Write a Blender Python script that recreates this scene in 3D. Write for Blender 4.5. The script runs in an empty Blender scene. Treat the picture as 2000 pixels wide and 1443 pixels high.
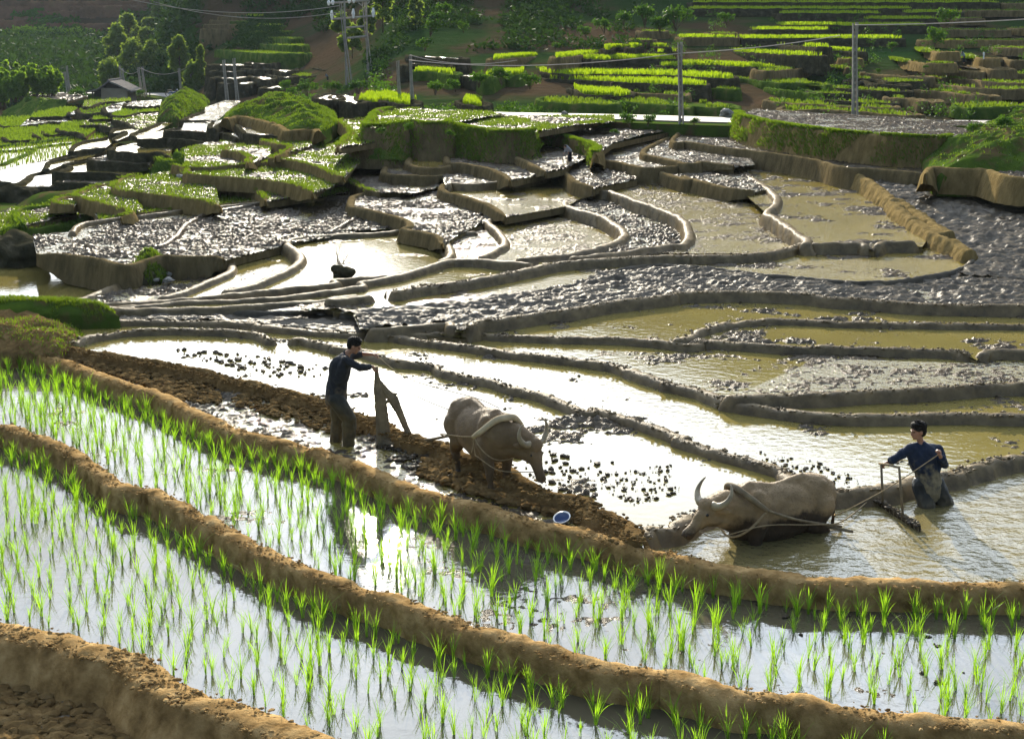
import bpy, bmesh, math, random
import numpy as np
from mathutils import Vector, Matrix, Quaternion, noise as mnoise
from mathutils.geometry import tessellate_polygon

rng = np.random.default_rng(7)
random.seed(7)
SC = bpy.context.scene
COL = SC.collection

# ---------------------------------------------------------------- camera
CAM_H = 7.15
FPX = 3000.0
PITCH = math.atan(671.0 / FPX)
cam_data = bpy.data.cameras.new("camera")
cam_data.sensor_width = 36.0
cam_data.lens = 36.0 * FPX / 2000.0
cam_data.clip_start = 0.1
cam_data.clip_end = 5000.0
cam = bpy.data.objects.new("camera", cam_data)
cam.location = (0, 0, CAM_H)
cam.rotation_euler = (math.pi / 2 - PITCH, 0, 0)
COL.objects.link(cam)
SC.camera = cam

# ---------------------------------------------------------------- sky, sun, exposure
SUN_EL = math.radians(17.2)
SUN_AZ = math.radians(-5.0)          # from +Y, negative = to the left
CLOUD = 42.0
world = bpy.data.worlds.new("World")
SC.world = world
world.use_nodes = True
wn = world.node_tree.nodes
wl = world.node_tree.links
wn.clear()
w_out = wn.new("ShaderNodeOutputWorld")
w_bg = wn.new("ShaderNodeBackground")
w_sky = wn.new("ShaderNodeTexSky")
w_sky.sky_type = 'NISHITA'
w_sky.sun_disc = False
w_sky.sun_elevation = SUN_EL
w_sky.sun_rotation = SUN_AZ
w_sky.altitude = 1200.0
w_sky.air_density = 1.0
w_sky.dust_density = 1.4
w_sky.ozone_density = 1.0
w_bg.inputs['Strength'].default_value = 0.06
# thin bright cloud over the blue
w_tc = wn.new("ShaderNodeTexCoord")
w_map = wn.new("ShaderNodeMapping"); w_map.inputs['Scale'].default_value = (1.0, 1.0, 3.0)
w_ns = wn.new("ShaderNodeTexNoise"); w_ns.inputs['Scale'].default_value = 2.2; w_ns.inputs['Detail'].default_value = 6.0; w_ns.inputs['Roughness'].default_value = 0.55
w_rp = wn.new("ShaderNodeValToRGB"); w_rp.color_ramp.elements[0].position = 0.36; w_rp.color_ramp.elements[1].position = 0.66
w_rp.color_ramp.elements[0].color = (0.15, 0.15, 0.15, 1); w_rp.color_ramp.elements[1].color = (0.8, 0.8, 0.8, 1)
w_mx = wn.new("ShaderNodeMixRGB"); w_mx.inputs[2].default_value = (CLOUD * 0.90, CLOUD, CLOUD * 1.12, 1)
wl.new(w_tc.outputs['Generated'], w_map.inputs[0]); wl.new(w_map.outputs[0], w_ns.inputs['Vector']); wl.new(w_ns.outputs['Fac'], w_rp.inputs[0])
w_sep = wn.new("ShaderNodeSeparateXYZ"); wl.new(w_tc.outputs['Generated'], w_sep.inputs[0])
w_mr = wn.new("ShaderNodeMapRange"); w_mr.inputs['From Min'].default_value = 0.05; w_mr.inputs['From Max'].default_value = 0.85
w_mr.inputs['To Min'].default_value = 0.05; w_mr.inputs['To Max'].default_value = 1.0
wl.new(w_sep.outputs['Y'], w_mr.inputs['Value'])
w_ml = wn.new("ShaderNodeMath"); w_ml.operation = 'MULTIPLY'; wl.new(w_rp.outputs[0], w_ml.inputs[0]); wl.new(w_mr.outputs[0], w_ml.inputs[1])
w_mz = wn.new("ShaderNodeMapRange"); w_mz.inputs['From Min'].default_value = 0.12; w_mz.inputs['From Max'].default_value = 0.38
w_mz.inputs['To Min'].default_value = 0.48; w_mz.inputs['To Max'].default_value = 1.15
wl.new(w_sep.outputs['Z'], w_mz.inputs['Value'])
w_m2 = wn.new("ShaderNodeMath"); w_m2.operation = 'MULTIPLY'; wl.new(w_ml.outputs[0], w_m2.inputs[0]); wl.new(w_mz.outputs[0], w_m2.inputs[1])
wl.new(w_m2.outputs[0], w_mx.inputs[0]); wl.new(w_sky.outputs[0], w_mx.inputs[1]); wl.new(w_mx.outputs[0], w_bg.inputs[0])
wl.new(w_bg.outputs[0], w_out.inputs[0])

sun_data = bpy.data.lights.new("sun", 'SUN')
sun_data.energy = 5.0
sun_data.angle = math.radians(0.5)
sun_data.color = (1.0, 0.90, 0.73)
sun = bpy.data.objects.new("sun", sun_data)
sv = Vector((math.sin(SUN_AZ) * math.cos(SUN_EL), math.cos(SUN_AZ) * math.cos(SUN_EL), math.sin(SUN_EL)))
sun.rotation_euler = sv.to_track_quat('Z', 'Y').to_euler()
sun.location = (0, 0, 60)
COL.objects.link(sun)

SC.view_settings.view_transform = 'Standard'
SC.view_settings.look = 'None'
SC.view_settings.gamma = 1.0
SC.view_settings.exposure = 1.4

# ---------------------------------------------------------------- projection helpers
_c, _s = math.cos(PITCH), math.sin(PITCH)
def ray(u, v):
    x = (u - 1000.0) / FPX
    y = (v - 721.5) / FPX
    return Vector((x, _c - y * _s, -_s - y * _c))
def at(u, v, z):
    """world point where the photograph's pixel meets the level z"""
    d = ray(u, v)
    if d.z > -1e-4: d.z = -1e-4
    t = (z - CAM_H) / d.z
    return Vector((d.x * t, d.y * t, z))
def atY(u, v, Y):
    d = ray(u, v); t = Y / d.y
    return Vector((d.x * t, Y, CAM_H + d.z * t))
def zat(v, Y):
    return atY(1000, v, Y).z
def pxm(p):
    """pixels (of the 2000 px photo) per metre at point p"""
    return FPX / max(1.0, p[1] * _c + (CAM_H - p[2]) * _s)

TILES = {'A': (0, 0, 2.857), 'B': (650, 0, 2.857), 'C': (1300, 0, 2.857), 'D': (0, 380, 2.857), 'E': (650, 380, 2.857),
         'F': (1300, 380, 2.857), 'Q': (0, 560, 4.0), 'S': (600, 640, 3.607), 'W': (1250, 780, 2.667), 'G': (0, 943, 2.857),
         'H': (650, 943, 2.857), 'I': (1300, 943, 2.857), 'P': (0, 0, 1.0), 'a': (0, 0, 5.0), 'b': (400, 0, 5.0),
         'c': (800, 0, 5.0), 'd': (1200, 0, 5.0), 'e': (1600, 0, 5.0), 'f': (0, 180, 5.0), 'g': (400, 180, 5.0), 'h': (760, 200, 5.0)}
def parse(spec):
    out = []; t = TILES['P']
    for tok in spec.split():
        if tok in TILES: t = TILES[tok]; continue
        a, b = tok.split(',')
        out.append((t[0] + float(a) / t[2], t[1] + float(b) / t[2]))
    return out

# ---------------------------------------------------------------- noise
def _h(ix, iy, seed):
    n = (ix.astype(np.int64) * 374761393 + iy.astype(np.int64) * 668265263 + seed * 974634777) & 0xffffffff
    n = ((n ^ (n >> 13)) * 1274126177) & 0xffffffff
    n = ((n ^ (n >> 16)) * 2246822519) & 0xffffffff
    return ((n ^ (n >> 15)) & 0xffffff) / float(0xffffff)
def vnoise(x, y, seed=0):
    x = np.asarray(x, float); y = np.asarray(y, float)
    ix = np.floor(x); iy = np.floor(y)
    fx = x - ix; fy = y - iy
    fx = fx * fx * (3 - 2 * fx); fy = fy * fy * (3 - 2 * fy)
    a = _h(ix, iy, seed); b = _h(ix + 1, iy, seed); c = _h(ix, iy + 1, seed); d = _h(ix + 1, iy + 1, seed)
    return (a * (1 - fx) + b * fx) * (1 - fy) + (c * (1 - fx) + d * fx) * fy
def fbm(x, y, seed=0, octv=4, gain=0.5):
    t = 0; a = 1; s = 0
    for i in range(octv):
        ca, sa = math.cos(0.6 * i), math.sin(0.6 * i)
        t = t + a * vnoise((x * ca - y * sa) * 2 ** i, (x * sa + y * ca) * 2 ** i, seed + i * 17)
        s += a; a *= gain
    return t / s
def billow(x, y, seed=0, octv=3):
    t = 0; a = 1; s = 0
    for i in range(octv):
        ca, sa = math.cos(0.8 * i + .3), math.sin(0.8 * i + .3)
        n = vnoise((x * ca - y * sa) * 2 ** i, (x * sa + y * ca) * 2 ** i, seed + i * 31)
        t = t + a * (1 - np.abs(2 * n - 1)) ; s += a; a *= 0.5
    return t / s

# ---------------------------------------------------------------- objects
def tag(o, label=None, cat=None, group=None, kind=None):
    if label: o['label'] = label
    if cat: o['category'] = cat
    if group: o['group'] = group
    if kind: o['kind'] = kind
    return o
def mesh_obj(name, verts, faces, mat=None, parent=None, smooth=False, kind=None, loc=None):
    me = bpy.data.meshes.new(name)
    if isinstance(verts, np.ndarray): verts = verts.tolist()
    if isinstance(faces, np.ndarray): faces = faces.tolist()
    me.from_pydata(verts, [], faces)
    me.update()
    if smooth: me.polygons.foreach_set('use_smooth', [True] * len(me.polygons))
    o = bpy.data.objects.new(name, me)
    if mat:
        for m in (mat if isinstance(mat, (list, tuple)) else [mat]): me.materials.append(m)
    COL.objects.link(o)
    if parent: o.parent = parent
    if loc is not None: o.location = loc
    if kind: o['kind'] = kind
    return o
def empty(name, loc, rz=0.0):
    o = bpy.data.objects.new(name, None)
    o.empty_display_size = 0.2
    o.location = loc; o.rotation_euler = (0, 0, rz)
    COL.objects.link(o); return o
def copy_tree(o, parent=None, loc=None, rz=None, scale=None):
    c = o.copy(); COL.objects.link(c)
    if parent: c.parent = parent
    if loc is not None: c.location = loc
    if rz is not None: c.rotation_euler = (0, 0, rz)
    if scale is not None: c.scale = (scale,) * 3 if not isinstance(scale, tuple) else scale
    for ch in o.children: copy_tree(ch, c)
    return c

# ---------------------------------------------------------------- materials
def newmat(name):
    m = bpy.data.materials.new(name); m.use_nodes = True
    nt = m.node_tree; b = nt.nodes.get('Principled BSDF')
    return m, nt, b
def N(nt, t, **kw):
    n = nt.nodes.new(t)
    for k, v in kw.items():
        if k in n.inputs: n.inputs[k].default_value = v
        else: setattr(n, k, v)
    return n
def ramp(nt, fac, stops):
    r = nt.nodes.new('ShaderNodeValToRGB')
    el = r.color_ramp.elements
    while len(el) > 1: el.remove(el[-1])
    el[0].position = stops[0][0]; el[0].color = (*stops[0][1], 1)
    for p, c in stops[1:]:
        e = el.new(p); e.color = (*c, 1)
    nt.links.new(fac, r.inputs[0]); return r
def coord(nt, scale=(1, 1, 1)):
    g = nt.nodes.new('ShaderNodeNewGeometry')
    m = nt.nodes.new('ShaderNodeMapping')
    m.inputs['Scale'].default_value = scale
    nt.links.new(g.outputs['Position'], m.inputs['Vector'])
    return m.outputs[0]
def ocoord(nt, scale=(1, 1, 1)):
    g = nt.nodes.new('ShaderNodeTexCoord')
    m = nt.nodes.new('ShaderNodeMapping')
    m.inputs['Scale'].default_value = scale
    nt.links.new(g.outputs['Object'], m.inputs['Vector'])
    return m.outputs[0]
def mat_noise(name, stops, scale=2.0, rough=0.8, bump=0.3, bscale=20.0, bdist=0.02, spec=0.5, detail=5.0, obj=False, stretch=(1, 1, 1), gloss=0.0):
    m, nt, b = newmat(name)
    co = (ocoord if obj else coord)(nt, stretch)
    n = N(nt, 'ShaderNodeTexNoise', Scale=scale, Detail=detail, Roughness=0.62)
    nt.links.new(co, n.inputs['Vector'])
    r = ramp(nt, n.outputs['Fac'], stops)
    if spec != 0: nt.links.new(r.outputs[0], b.inputs['Base Color'])
    if spec == 0:
        o = nt.nodes.get('Material Output'); nt.nodes.remove(b)
        b = nt.nodes.new('ShaderNodeBsdfDiffuse'); gl = None
        if gloss > 0:
            gl = nt.nodes.new('ShaderNodeBsdfGlossy'); gl.inputs['Roughness'].default_value = rough
            mxs = nt.nodes.new('ShaderNodeMixShader'); mxs.inputs[0].default_value = gloss
            nt.links.new(b.outputs[0], mxs.inputs[1]); nt.links.new(gl.outputs[0], mxs.inputs[2]); nt.links.new(mxs.outputs[0], o.inputs[0])
        else: nt.links.new(b.outputs[0], o.inputs[0])
        nt.links.new(r.outputs[0], b.inputs['Color'])
    else:
        b.inputs['Roughness'].default_value = rough
        b.inputs['Specular IOR Level'].default_value = spec
    if bump > 0:
        n2 = N(nt, 'ShaderNodeTexNoise', Scale=bscale, Detail=6.0, Roughness=0.65)
        nt.links.new(co, n2.inputs['Vector'])
        bp = N(nt, 'ShaderNodeBump', Strength=bump, Distance=bdist)
        nt.links.new(n2.outputs['Fac'], bp.inputs['Height'])
        nt.links.new(bp.outputs[0], b.inputs['Normal'])
        if spec == 0 and gl: nt.links.new(bp.outputs[0], gl.inputs['Normal'])
    return m

def mat_water(name, turbid, rip=0.03, ripscale=3.0, rough=0.03, ior=1.5, glit=0.0):
    m, nt, b = newmat(name)
    co = coord(nt)
    n = N(nt, 'ShaderNodeTexNoise', Scale=0.5, Detail=3.0)
    nt.links.new(co, n.inputs['Vector'])
    r = ramp(nt, n.outputs['Fac'], [(0.3, tuple(c * 0.8 for c in turbid)), (0.7, turbid)])
    nt.links.new(r.outputs[0], b.inputs['Base Color'])
    b.inputs['Roughness'].default_value = rough
    b.inputs['IOR'].default_value = ior
    b.inputs['Specular IOR Level'].default_value = 0.5
    n2 = N(nt, 'ShaderNodeTexNoise', Scale=ripscale, Detail=4.0, Roughness=0.55)
    nt.links.new(co, n2.inputs['Vector'])
    bp = N(nt, 'ShaderNodeBump', Strength=1.0, Distance=rip)
    nt.links.new(n2.outputs['Fac'], bp.inputs['Height'])
    nt.links.new(bp.outputs[0], b.inputs['Normal'])
    return m

def mat_leaf(name, col, trans=0.5, var=0.25, rough=0.45, spec=0.3):
    m = bpy.data.materials.new(name); m.use_nodes = True
    nt = m.node_tree; nt.nodes.clear()
    out = nt.nodes.new('ShaderNodeOutputMaterial')
    geo = nt.nodes.new('ShaderNodeNewGeometry')
    hs = N(nt, 'ShaderNodeTexNoise', Scale=6.0, Detail=2.0)
    nt.links.new(geo.outputs['Position'], hs.inputs['Vector'])
    d = tuple(c * (1 - var) for c in col); l = (min(1, col[0] * (1 + var * 1.5)), min(1, col[1] * (1 + var)), col[2])
    r = ramp(nt, hs.outputs['Fac'], [(0.3, d), (0.7, l)])
    pb = nt.nodes.new('ShaderNodeBsdfPrincipled')
    pb.inputs['Roughness'].default_value = rough
    pb.inputs['Specular IOR Level'].default_value = spec
    tr = nt.nodes.new('ShaderNodeBsdfTranslucent')
    mx = nt.nodes.new('ShaderNodeMixShader'); mx.inputs[0].default_value = trans
    nt.links.new(r.outputs[0], pb.inputs['Base Color'])
    mixc = N(nt, 'ShaderNodeMixRGB', blend_type='MULTIPLY'); mixc.inputs[0].default_value = 1.0
    mixc.inputs[2].default_value = (1.5, 1.35, 0.5, 1)
    nt.links.new(r.outputs[0], mixc.inputs[1])
    nt.links.new(mixc.outputs[0], tr.inputs['Color'])
    nt.links.new(pb.outputs[0], mx.inputs[1]); nt.links.new(tr.outputs[0], mx.inputs[2])
    nt.links.new(mx.outputs[0], out.inputs[0])
    return m

M = {}
M['water'] = mat_water('pond_water', (0.21, 0.17, 0.05), rip=0.004, ripscale=5.0, rough=0.04)
M['water_glit'] = mat_water('thin_mud_water', (0.21, 0.165, 0.04), rip=0.05, ripscale=8.0, rough=0.05)
M['water_olive'] = mat_water('silty_water', (0.25, 0.19, 0.045), rip=0.014, ripscale=9.0, rough=0.05, ior=1.38)
M['water_stir'] = mat_water('stirred_water', (0.20, 0.165, 0.07), rip=0.05, ripscale=4.0, rough=0.04)
M['water_rice'] = mat_water('rice_water', (0.085, 0.075, 0.05), rip=0.003, ripscale=6.0, rough=0.03)
M['mud'] = mat_noise('wet_mud', [(0.3, (0.026, 0.019, 0.011)), (0.7, (0.075, 0.055, 0.031))], scale=3, rough=0.25, bump=0.9, bscale=14, bdist=0.04, spec=0, gloss=0.03)
M['clods'] = mat_noise('ploughed_wet_clods', [(0.3, (0.03, 0.024, 0.017)), (0.55, (0.07, 0.056, 0.037)), (0.8, (0.13, 0.10, 0.06))], scale=2.2, rough=0.38, bump=0.6, bscale=11, bdist=0.04, spec=0, gloss=0.03)
M['wetbund'] = mat_noise('wet_mud_bund', [(0.32, (0.065, 0.046, 0.022)), (0.5, (0.12, 0.087, 0.042)), (0.7, (0.19, 0.14, 0.07))], scale=3.2, rough=0.45, bump=0.6, bscale=16, bdist=0.03, spec=0, gloss=0.035)
M['drybund'] = mat_noise('dry_earth_bund', [(0.3, (0.12, 0.072, 0.028)), (0.5, (0.26, 0.165, 0.068)), (0.72, (0.42, 0.285, 0.13))], scale=3.5, rough=0.85, bump=0.7, bscale=14, bdist=0.04, spec=0)
M['wall'] = mat_noise('cut_earth_bank', [(0.3, (0.08, 0.062, 0.032)), (0.55, (0.145, 0.11, 0.056)), (0.8, (0.21, 0.16, 0.085))], scale=1.3, rough=0.8, bump=0.8, bscale=6, bdist=0.08, stretch=(2.2, 2.2, 0.5), spec=0)
M['brownwall'] = mat_noise('ochre_earth_bank', [(0.3, (0.10, 0.075, 0.032)), (0.55, (0.19, 0.138, 0.06)), (0.8, (0.28, 0.20, 0.09))], scale=1.5, rough=0.85, bump=0.8, bscale=6, bdist=0.08, stretch=(2.2, 2.2, 0.6), spec=0)
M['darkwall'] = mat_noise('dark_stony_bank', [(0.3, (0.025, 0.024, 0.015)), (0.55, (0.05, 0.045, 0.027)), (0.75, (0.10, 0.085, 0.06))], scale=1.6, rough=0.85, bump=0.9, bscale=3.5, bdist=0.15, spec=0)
M['greenwall'] = mat_noise('grassy_bank', [(0.35, (0.035, 0.065, 0.012)), (0.55, (0.07, 0.11, 0.02)), (0.75, (0.16, 0.12, 0.055))], scale=0.9, rough=0.9, bump=0.9, bscale=5, bdist=0.12, spec=0)
M['grassground'] = mat_noise('short_grass_ground', [(0.38, (0.085, 0.062, 0.03)), (0.5, (0.045, 0.075, 0.014)), (0.7, (0.07, 0.11, 0.015))], scale=0.9, rough=0.9, bump=0.8, bscale=6, bdist=0.06, spec=0)
M['ricefield'] = mat_noise('far_rice_base', [(0.3, (0.06, 0.10, 0.015)), (0.7, (0.13, 0.19, 0.025))], scale=1.5, rough=0.8, bump=0.4, spec=0)
M['road'] = mat_noise('concrete_road', [(0.3, (0.10, 0.09, 0.077)), (0.7, (0.15, 0.137, 0.12))], scale=0.8, rough=0.8, bump=0.2)
M['soil'] = mat_noise('loose_soil', [(0.3, (0.075, 0.046, 0.020)), (0.55, (0.15, 0.098, 0.042)), (0.8, (0.25, 0.17, 0.08))], scale=5, rough=0.8, bump=0.7, bscale=18, bdist=0.03, spec=0)
M['hill'] = mat_noise('hill_scrub', [(0.30, (0.014, 0.035, 0.010)), (0.44, (0.024, 0.042, 0.013)), (0.52, (0.05, 0.038, 0.022)), (0.8, (0.085, 0.05, 0.03))], scale=0.05, rough=1.0, bump=0.6, bscale=0.5, bdist=1.0, detail=8, spec=0)
M['redhill'] = mat_noise('red_earth_slope', [(0.3, (0.08, 0.05, 0.03)), (0.6, (0.16, 0.09, 0.055)), (0.8, (0.07, 0.09, 0.03))], scale=0.2, rough=0.95, bump=0.8, bscale=1.0, bdist=0.4, spec=0)
M['rice'] = mat_leaf('rice_blade', (0.15, 0.32, 0.03), trans=0.55)
M['ricefar'] = mat_leaf('rice_blade_far', (0.14, 0.235, 0.012), trans=0.5)
M['valleyrice'] = mat_leaf('valley_rice_blade', (0.085, 0.15, 0.02), trans=0.4)
M['grass'] = mat_leaf('grass_blade', (0.07, 0.13, 0.014), trans=0.4)
M['weed'] = mat_leaf('weed_blade', (0.08, 0.14, 0.015), trans=0.4)
M['leaf'] = mat_leaf('tree_leaf', (0.11, 0.18, 0.06), trans=0.45, rough=0.7, spec=0.08)
M['leafdark'] = mat_leaf('shrub_leaf', (0.04, 0.10, 0.018), trans=0.35, rough=0.7, spec=0.08)
M['leafdeep'] = mat_leaf('deep_green_leaf', (0.022, 0.055, 0.014), trans=0.2, rough=0.8, spec=0.05)  # darkest green of the leaf colours, least translucent
M['bamboo'] = mat_leaf('bamboo_leaf', (0.11, 0.21, 0.04), trans=0.45, rough=0.7, spec=0.08)
M['stone'] = mat_noise('grey_stone', [(0.3, (0.10, 0.095, 0.085)), (0.7, (0.24, 0.225, 0.20))], scale=3, rough=0.8, bump=0.6, bscale=8, bdist=0.05)
# ================================================================ terrain builders
LN = {}
def smooth_line(P, closed=False):
    """Catmull-Rom through the points, resampled about every 1.6 render pixels x 3"""
    P = [Vector(p) for p in P]
    if len(P) < 3: ext = P
    out = []
    n = len(P)
    for i in range(n - 1):
        p0 = P[i - 1] if i > 0 else P[i] * 2 - P[i + 1]
        p1, p2 = P[i], P[i + 1]
        p3 = P[i + 2] if i + 2 < n else P[i + 1] * 2 - P[i]
        seg = (p2 - p1).length
        step = max(0.055, 5.0 / pxm(p1))
        k = max(1, int(seg / step))
        for j in range(k):
            t = j / k
            out.append(0.5 * ((2 * p1) + (-p0 + p2) * t + (2 * p0 - 5 * p1 + 4 * p2 - p3) * t * t + (-p0 + 3 * p1 - 3 * p2 + p3) * t ** 3))
    out.append(P[-1])
    return out
def L(name, z, spec):
    px = parse(spec)
    if isinstance(z, tuple):
        n = len(px)
        P = [at(u, v, z[0] + (z[1] - z[0]) * i / (n - 1)) for i, (u, v) in enumerate(px)]
    else:
        P = [at(u, v, z) for u, v in px]
    LN[name] = smooth_line(P)
    return LN[name]

def sweep(name, line, prof, mat, amp=0.03, kind='structure', parent=None, nscale=2.5, taper=0.25, seed=1, sink=0.5, shrinkend=0.0):
    """earth bank: the cross-section prof (offset to the right of travel, height) swept along the line, roughened"""
    n = len(line); P = np.array([[p.x, p.y, p.z] for p in line])
    T = np.zeros((n, 2)); T[1:-1] = P[2:, :2] - P[:-2, :2]; T[0] = P[1, :2] - P[0, :2]; T[-1] = P[-1, :2] - P[-2, :2]
    T /= np.maximum(1e-6, np.linalg.norm(T, axis=1))[:, None]
    for _ in range(2): T[1:-1] = (T[2:] + T[:-2] + 2 * T[1:-1]) / 4
    R = np.stack([T[:, 1], -T[:, 0]], 1)
    d = np.concatenate([[0], np.cumsum(np.linalg.norm(np.diff(P, axis=0), axis=1))])
    tot = d[-1]
    end = np.clip(np.minimum(d, tot - d) / max(1e-3, taper), 0, 1) if taper > 0 else np.ones(n)
    V = []; k = len(prof)
    for (off, dz) in prof:
        sq = (0.2 + 0.8 * np.sqrt(end)) if taper > 0 else 1.0
        x = P[:, 0] + R[:, 0] * off * sq; y = P[:, 1] + R[:, 1] * off * sq
        z = P[:, 2] + dz * ((1 - shrinkend) + shrinkend * end)
        f = min(1.0, 0.5 + abs(dz) * 2)
        nz = fbm(x * nscale + dz * 3, y * nscale + dz * 2, seed, 4) - 0.5
        nx = fbm(x * nscale * 1.3 + 50, y * nscale * 1.3 - dz * 3, seed + 5, 4) - 0.5
        hf = fbm(x * 9 + dz * 7, y * 9, seed + 11, 3) - 0.5
        z = z + nz * amp * 2.6 + hf * amp * 1.2
        nx = nx + 0.5 * (fbm(x * 8 + 9, y * 8 - dz * 9, seed + 21, 3) - 0.5)
        x = x + R[:, 0] * nx * amp * 3 * f; y = y + R[:, 1] * nx * amp * 3 * f
        z = z - (1 - end) ** 2 * sink
        V.append(np.stack([x, y, z], 1))
    V = np.stack(V, 1).reshape(-1, 3)
    i = np.arange(n - 1)[:, None]; j = np.arange(k - 1)[None]
    a = (i * k + j).ravel(); F = np.stack([a, a + k, a + k + 1, a + 1], 1)
    F = F.tolist()
    F += [list(range(k))[::-1], list(range((n - 1) * k, n * k))]
    return mesh_obj(name, V, F, mat, parent, smooth=True, kind=kind)

def bund(lname, drop=0.6, back=0.3, w=0.22, mat='wetbund', amp=0.025, name='field_bund', batter=0.25, taper=0.3, rev=False, sink=0.5, shrinkend=0.0):
    line = LN[lname] if isinstance(lname, str) else lname
    if rev: line = line[::-1]
    mid = line[len(line) // 2]; s = pxm(mid)
    nf = 8 if s > 90 else (6 if s > 40 else 4)
    prof = [(-0.12 - min(back, 0.4) * 0.5, -back), (-0.10 - min(back, .3) * .3, -min(back, 0.3)), (-0.06, -0.06), (-0.02, -0.012), (w * 0.33, 0.006), (w * 0.66, 0.0), (w * 0.92, -0.02), (w + 0.02, -0.06)]
    for i in range(1, nf + 1):
        t = i / nf
        prof.append((w + 0.02 + batter * drop * t, -0.06 - (drop - 0.06) * t))
    return sweep(name, line, prof, M[mat], amp=amp, taper=taper, sink=sink, shrinkend=shrinkend, nscale=2.5 if s > 60 else 1.5)

def poly_of(z, items):
    pts = []
    for it in items:
        if it[0] == '@':
            nm = it[1:]; r = nm[0] == '-'
            l = LN[nm[1:] if r else nm]
            q = [(p.x, p.y) for p in l]
            pts += q[::-1] if r else q
        else:
            pts += [(at(u, v, z).x, at(u, v, z).y) for u, v in parse(it)]
    return pts
def inside(px, py, poly):
    P = np.array(poly); c = np.zeros(px.shape, bool); n = len(P)
    for i in range(n):
        x1, y1 = P[i]; x2, y2 = P[(i + 1) % n]
        if y1 == y2: continue
        m = ((y1 > py) != (y2 > py)) & (px < (x2 - x1) * (py - y1) / (y2 - y1) + x1)
        c ^= m
    return c
def flat(name, poly, z, mat, kind='structure'):
    vs = [Vector((x, y, 0)) for x, y in poly]
    tris = tessellate_polygon([vs])
    me = [(x, y, z) for x, y in poly]
    F = []
    for a, b, c in tris:
        p, q, r = vs[a], vs[b], vs[c]
        if (q - p).cross(r - p).z < 0: a, c = c, a
        F.append((a, b, c))
    return mesh_obj(name, me, F, mat, kind=kind)

def mudsheet(name, poly, z, mat, cov=0.5, amp=0.10, clod=0.15, res=1.25, mode='mud', seed=3, slope=None, keep=0.03, yr=1.6):
    P = np.array(poly); x0, y0 = P.min(0); x1, y1 = P.max(0)
    # use the visible near part for the grid step
    cy = max(8.0, np.median(P[:, 1])); s = FPX / cy
    g = max(0.028, res * 1.95 / s)
    gx, gy = g, g * yr
    nx, ny = int((x1 - x0) / gx) + 2, int((y1 - y0) / gy) + 2
    if nx * ny > 700000:
        f = math.sqrt(nx * ny / 700000.0); gx *= f; gy *= f; nx, ny = int((x1 - x0) / gx) + 2, int((y1 - y0) / gy) + 2
    X, Y = np.meshgrid(x0 + np.arange(nx) * gx, y0 + np.arange(ny) * gy)
    X = X + (_h(np.arange(ny)[:, None] + 0 * X, np.arange(nx)[None] + 0 * X, seed) - .5) * gx * 0.5
    c = max(clod, 2.4 * g)
    A = amp * max(1.0, min(2.0, c / clod))
    if mode == 'clods':
        h = billow(X / c * .75, Y / c, seed, 3) ** 1.5 * 0.55 + billow(X / (c * 2.3), Y / (c * 2.0), seed + 6, 2) ** 1.4 * 0.3 + fbm(X / (c * 4), Y / (c * 4), seed + 3, 3) * 0.6
        Z = (h - 0.6) * A * 2.0
    else:
        big = fbm(X / (c * 7), Y / (c * 6), seed + 9, 3)
        det = billow(X / c * .7, Y / c, seed, 3)
        h = big * (1.6 if cov < 0.25 else 0.6) + det * 0.75 + fbm(X / c * 2.2, Y / c * 2.2, seed + 40, 2) * 0.35
        ins = inside(X, Y, poly)
        thr = np.quantile(h[ins], 1 - cov) if ins.any() else 1
        Z = (h - thr) * A * 2.2
        Z = np.where(Z > 0, Z, Z * 0.6)
        Z = np.minimum(Z, A * 1.1)
    if slope is not None: Z = Z + np.maximum(0, Y - slope[0]) * slope[1]
    ins = inside(X, Y, poly)
    vid = -np.ones(X.shape, int)
    up = ins.copy(); up[:-1] |= ins[1:]; up[:, :-1] |= ins[:, 1:]
    q = up[:-1, :-1] & up[1:, :-1] & up[:-1, 1:] & up[1:, 1:] & ins[:-1, :-1]
    if mode != 'clods' and slope is None:
        mx = np.maximum(np.maximum(Z[:-1, :-1], Z[1:, :-1]), np.maximum(Z[:-1, 1:], Z[1:, 1:]))
        q &= mx > -keep
    ii, jj = np.nonzero(q)
    if len(ii) == 0: return None
    use = np.zeros(X.shape, bool)
    for a, b in ((0, 0), (1, 0), (0, 1), (1, 1)): use[ii + a, jj + b] = True
    vid[use] = np.arange(use.sum())
    V = np.stack([X[use], Y[use], Z[use] + z], 1)
    F = np.stack([vid[ii, jj], vid[ii, jj + 1], vid[ii + 1, jj + 1], vid[ii + 1, jj]], 1)
    return mesh_obj(name, V, F, mat, smooth=True, kind='structure')

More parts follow.
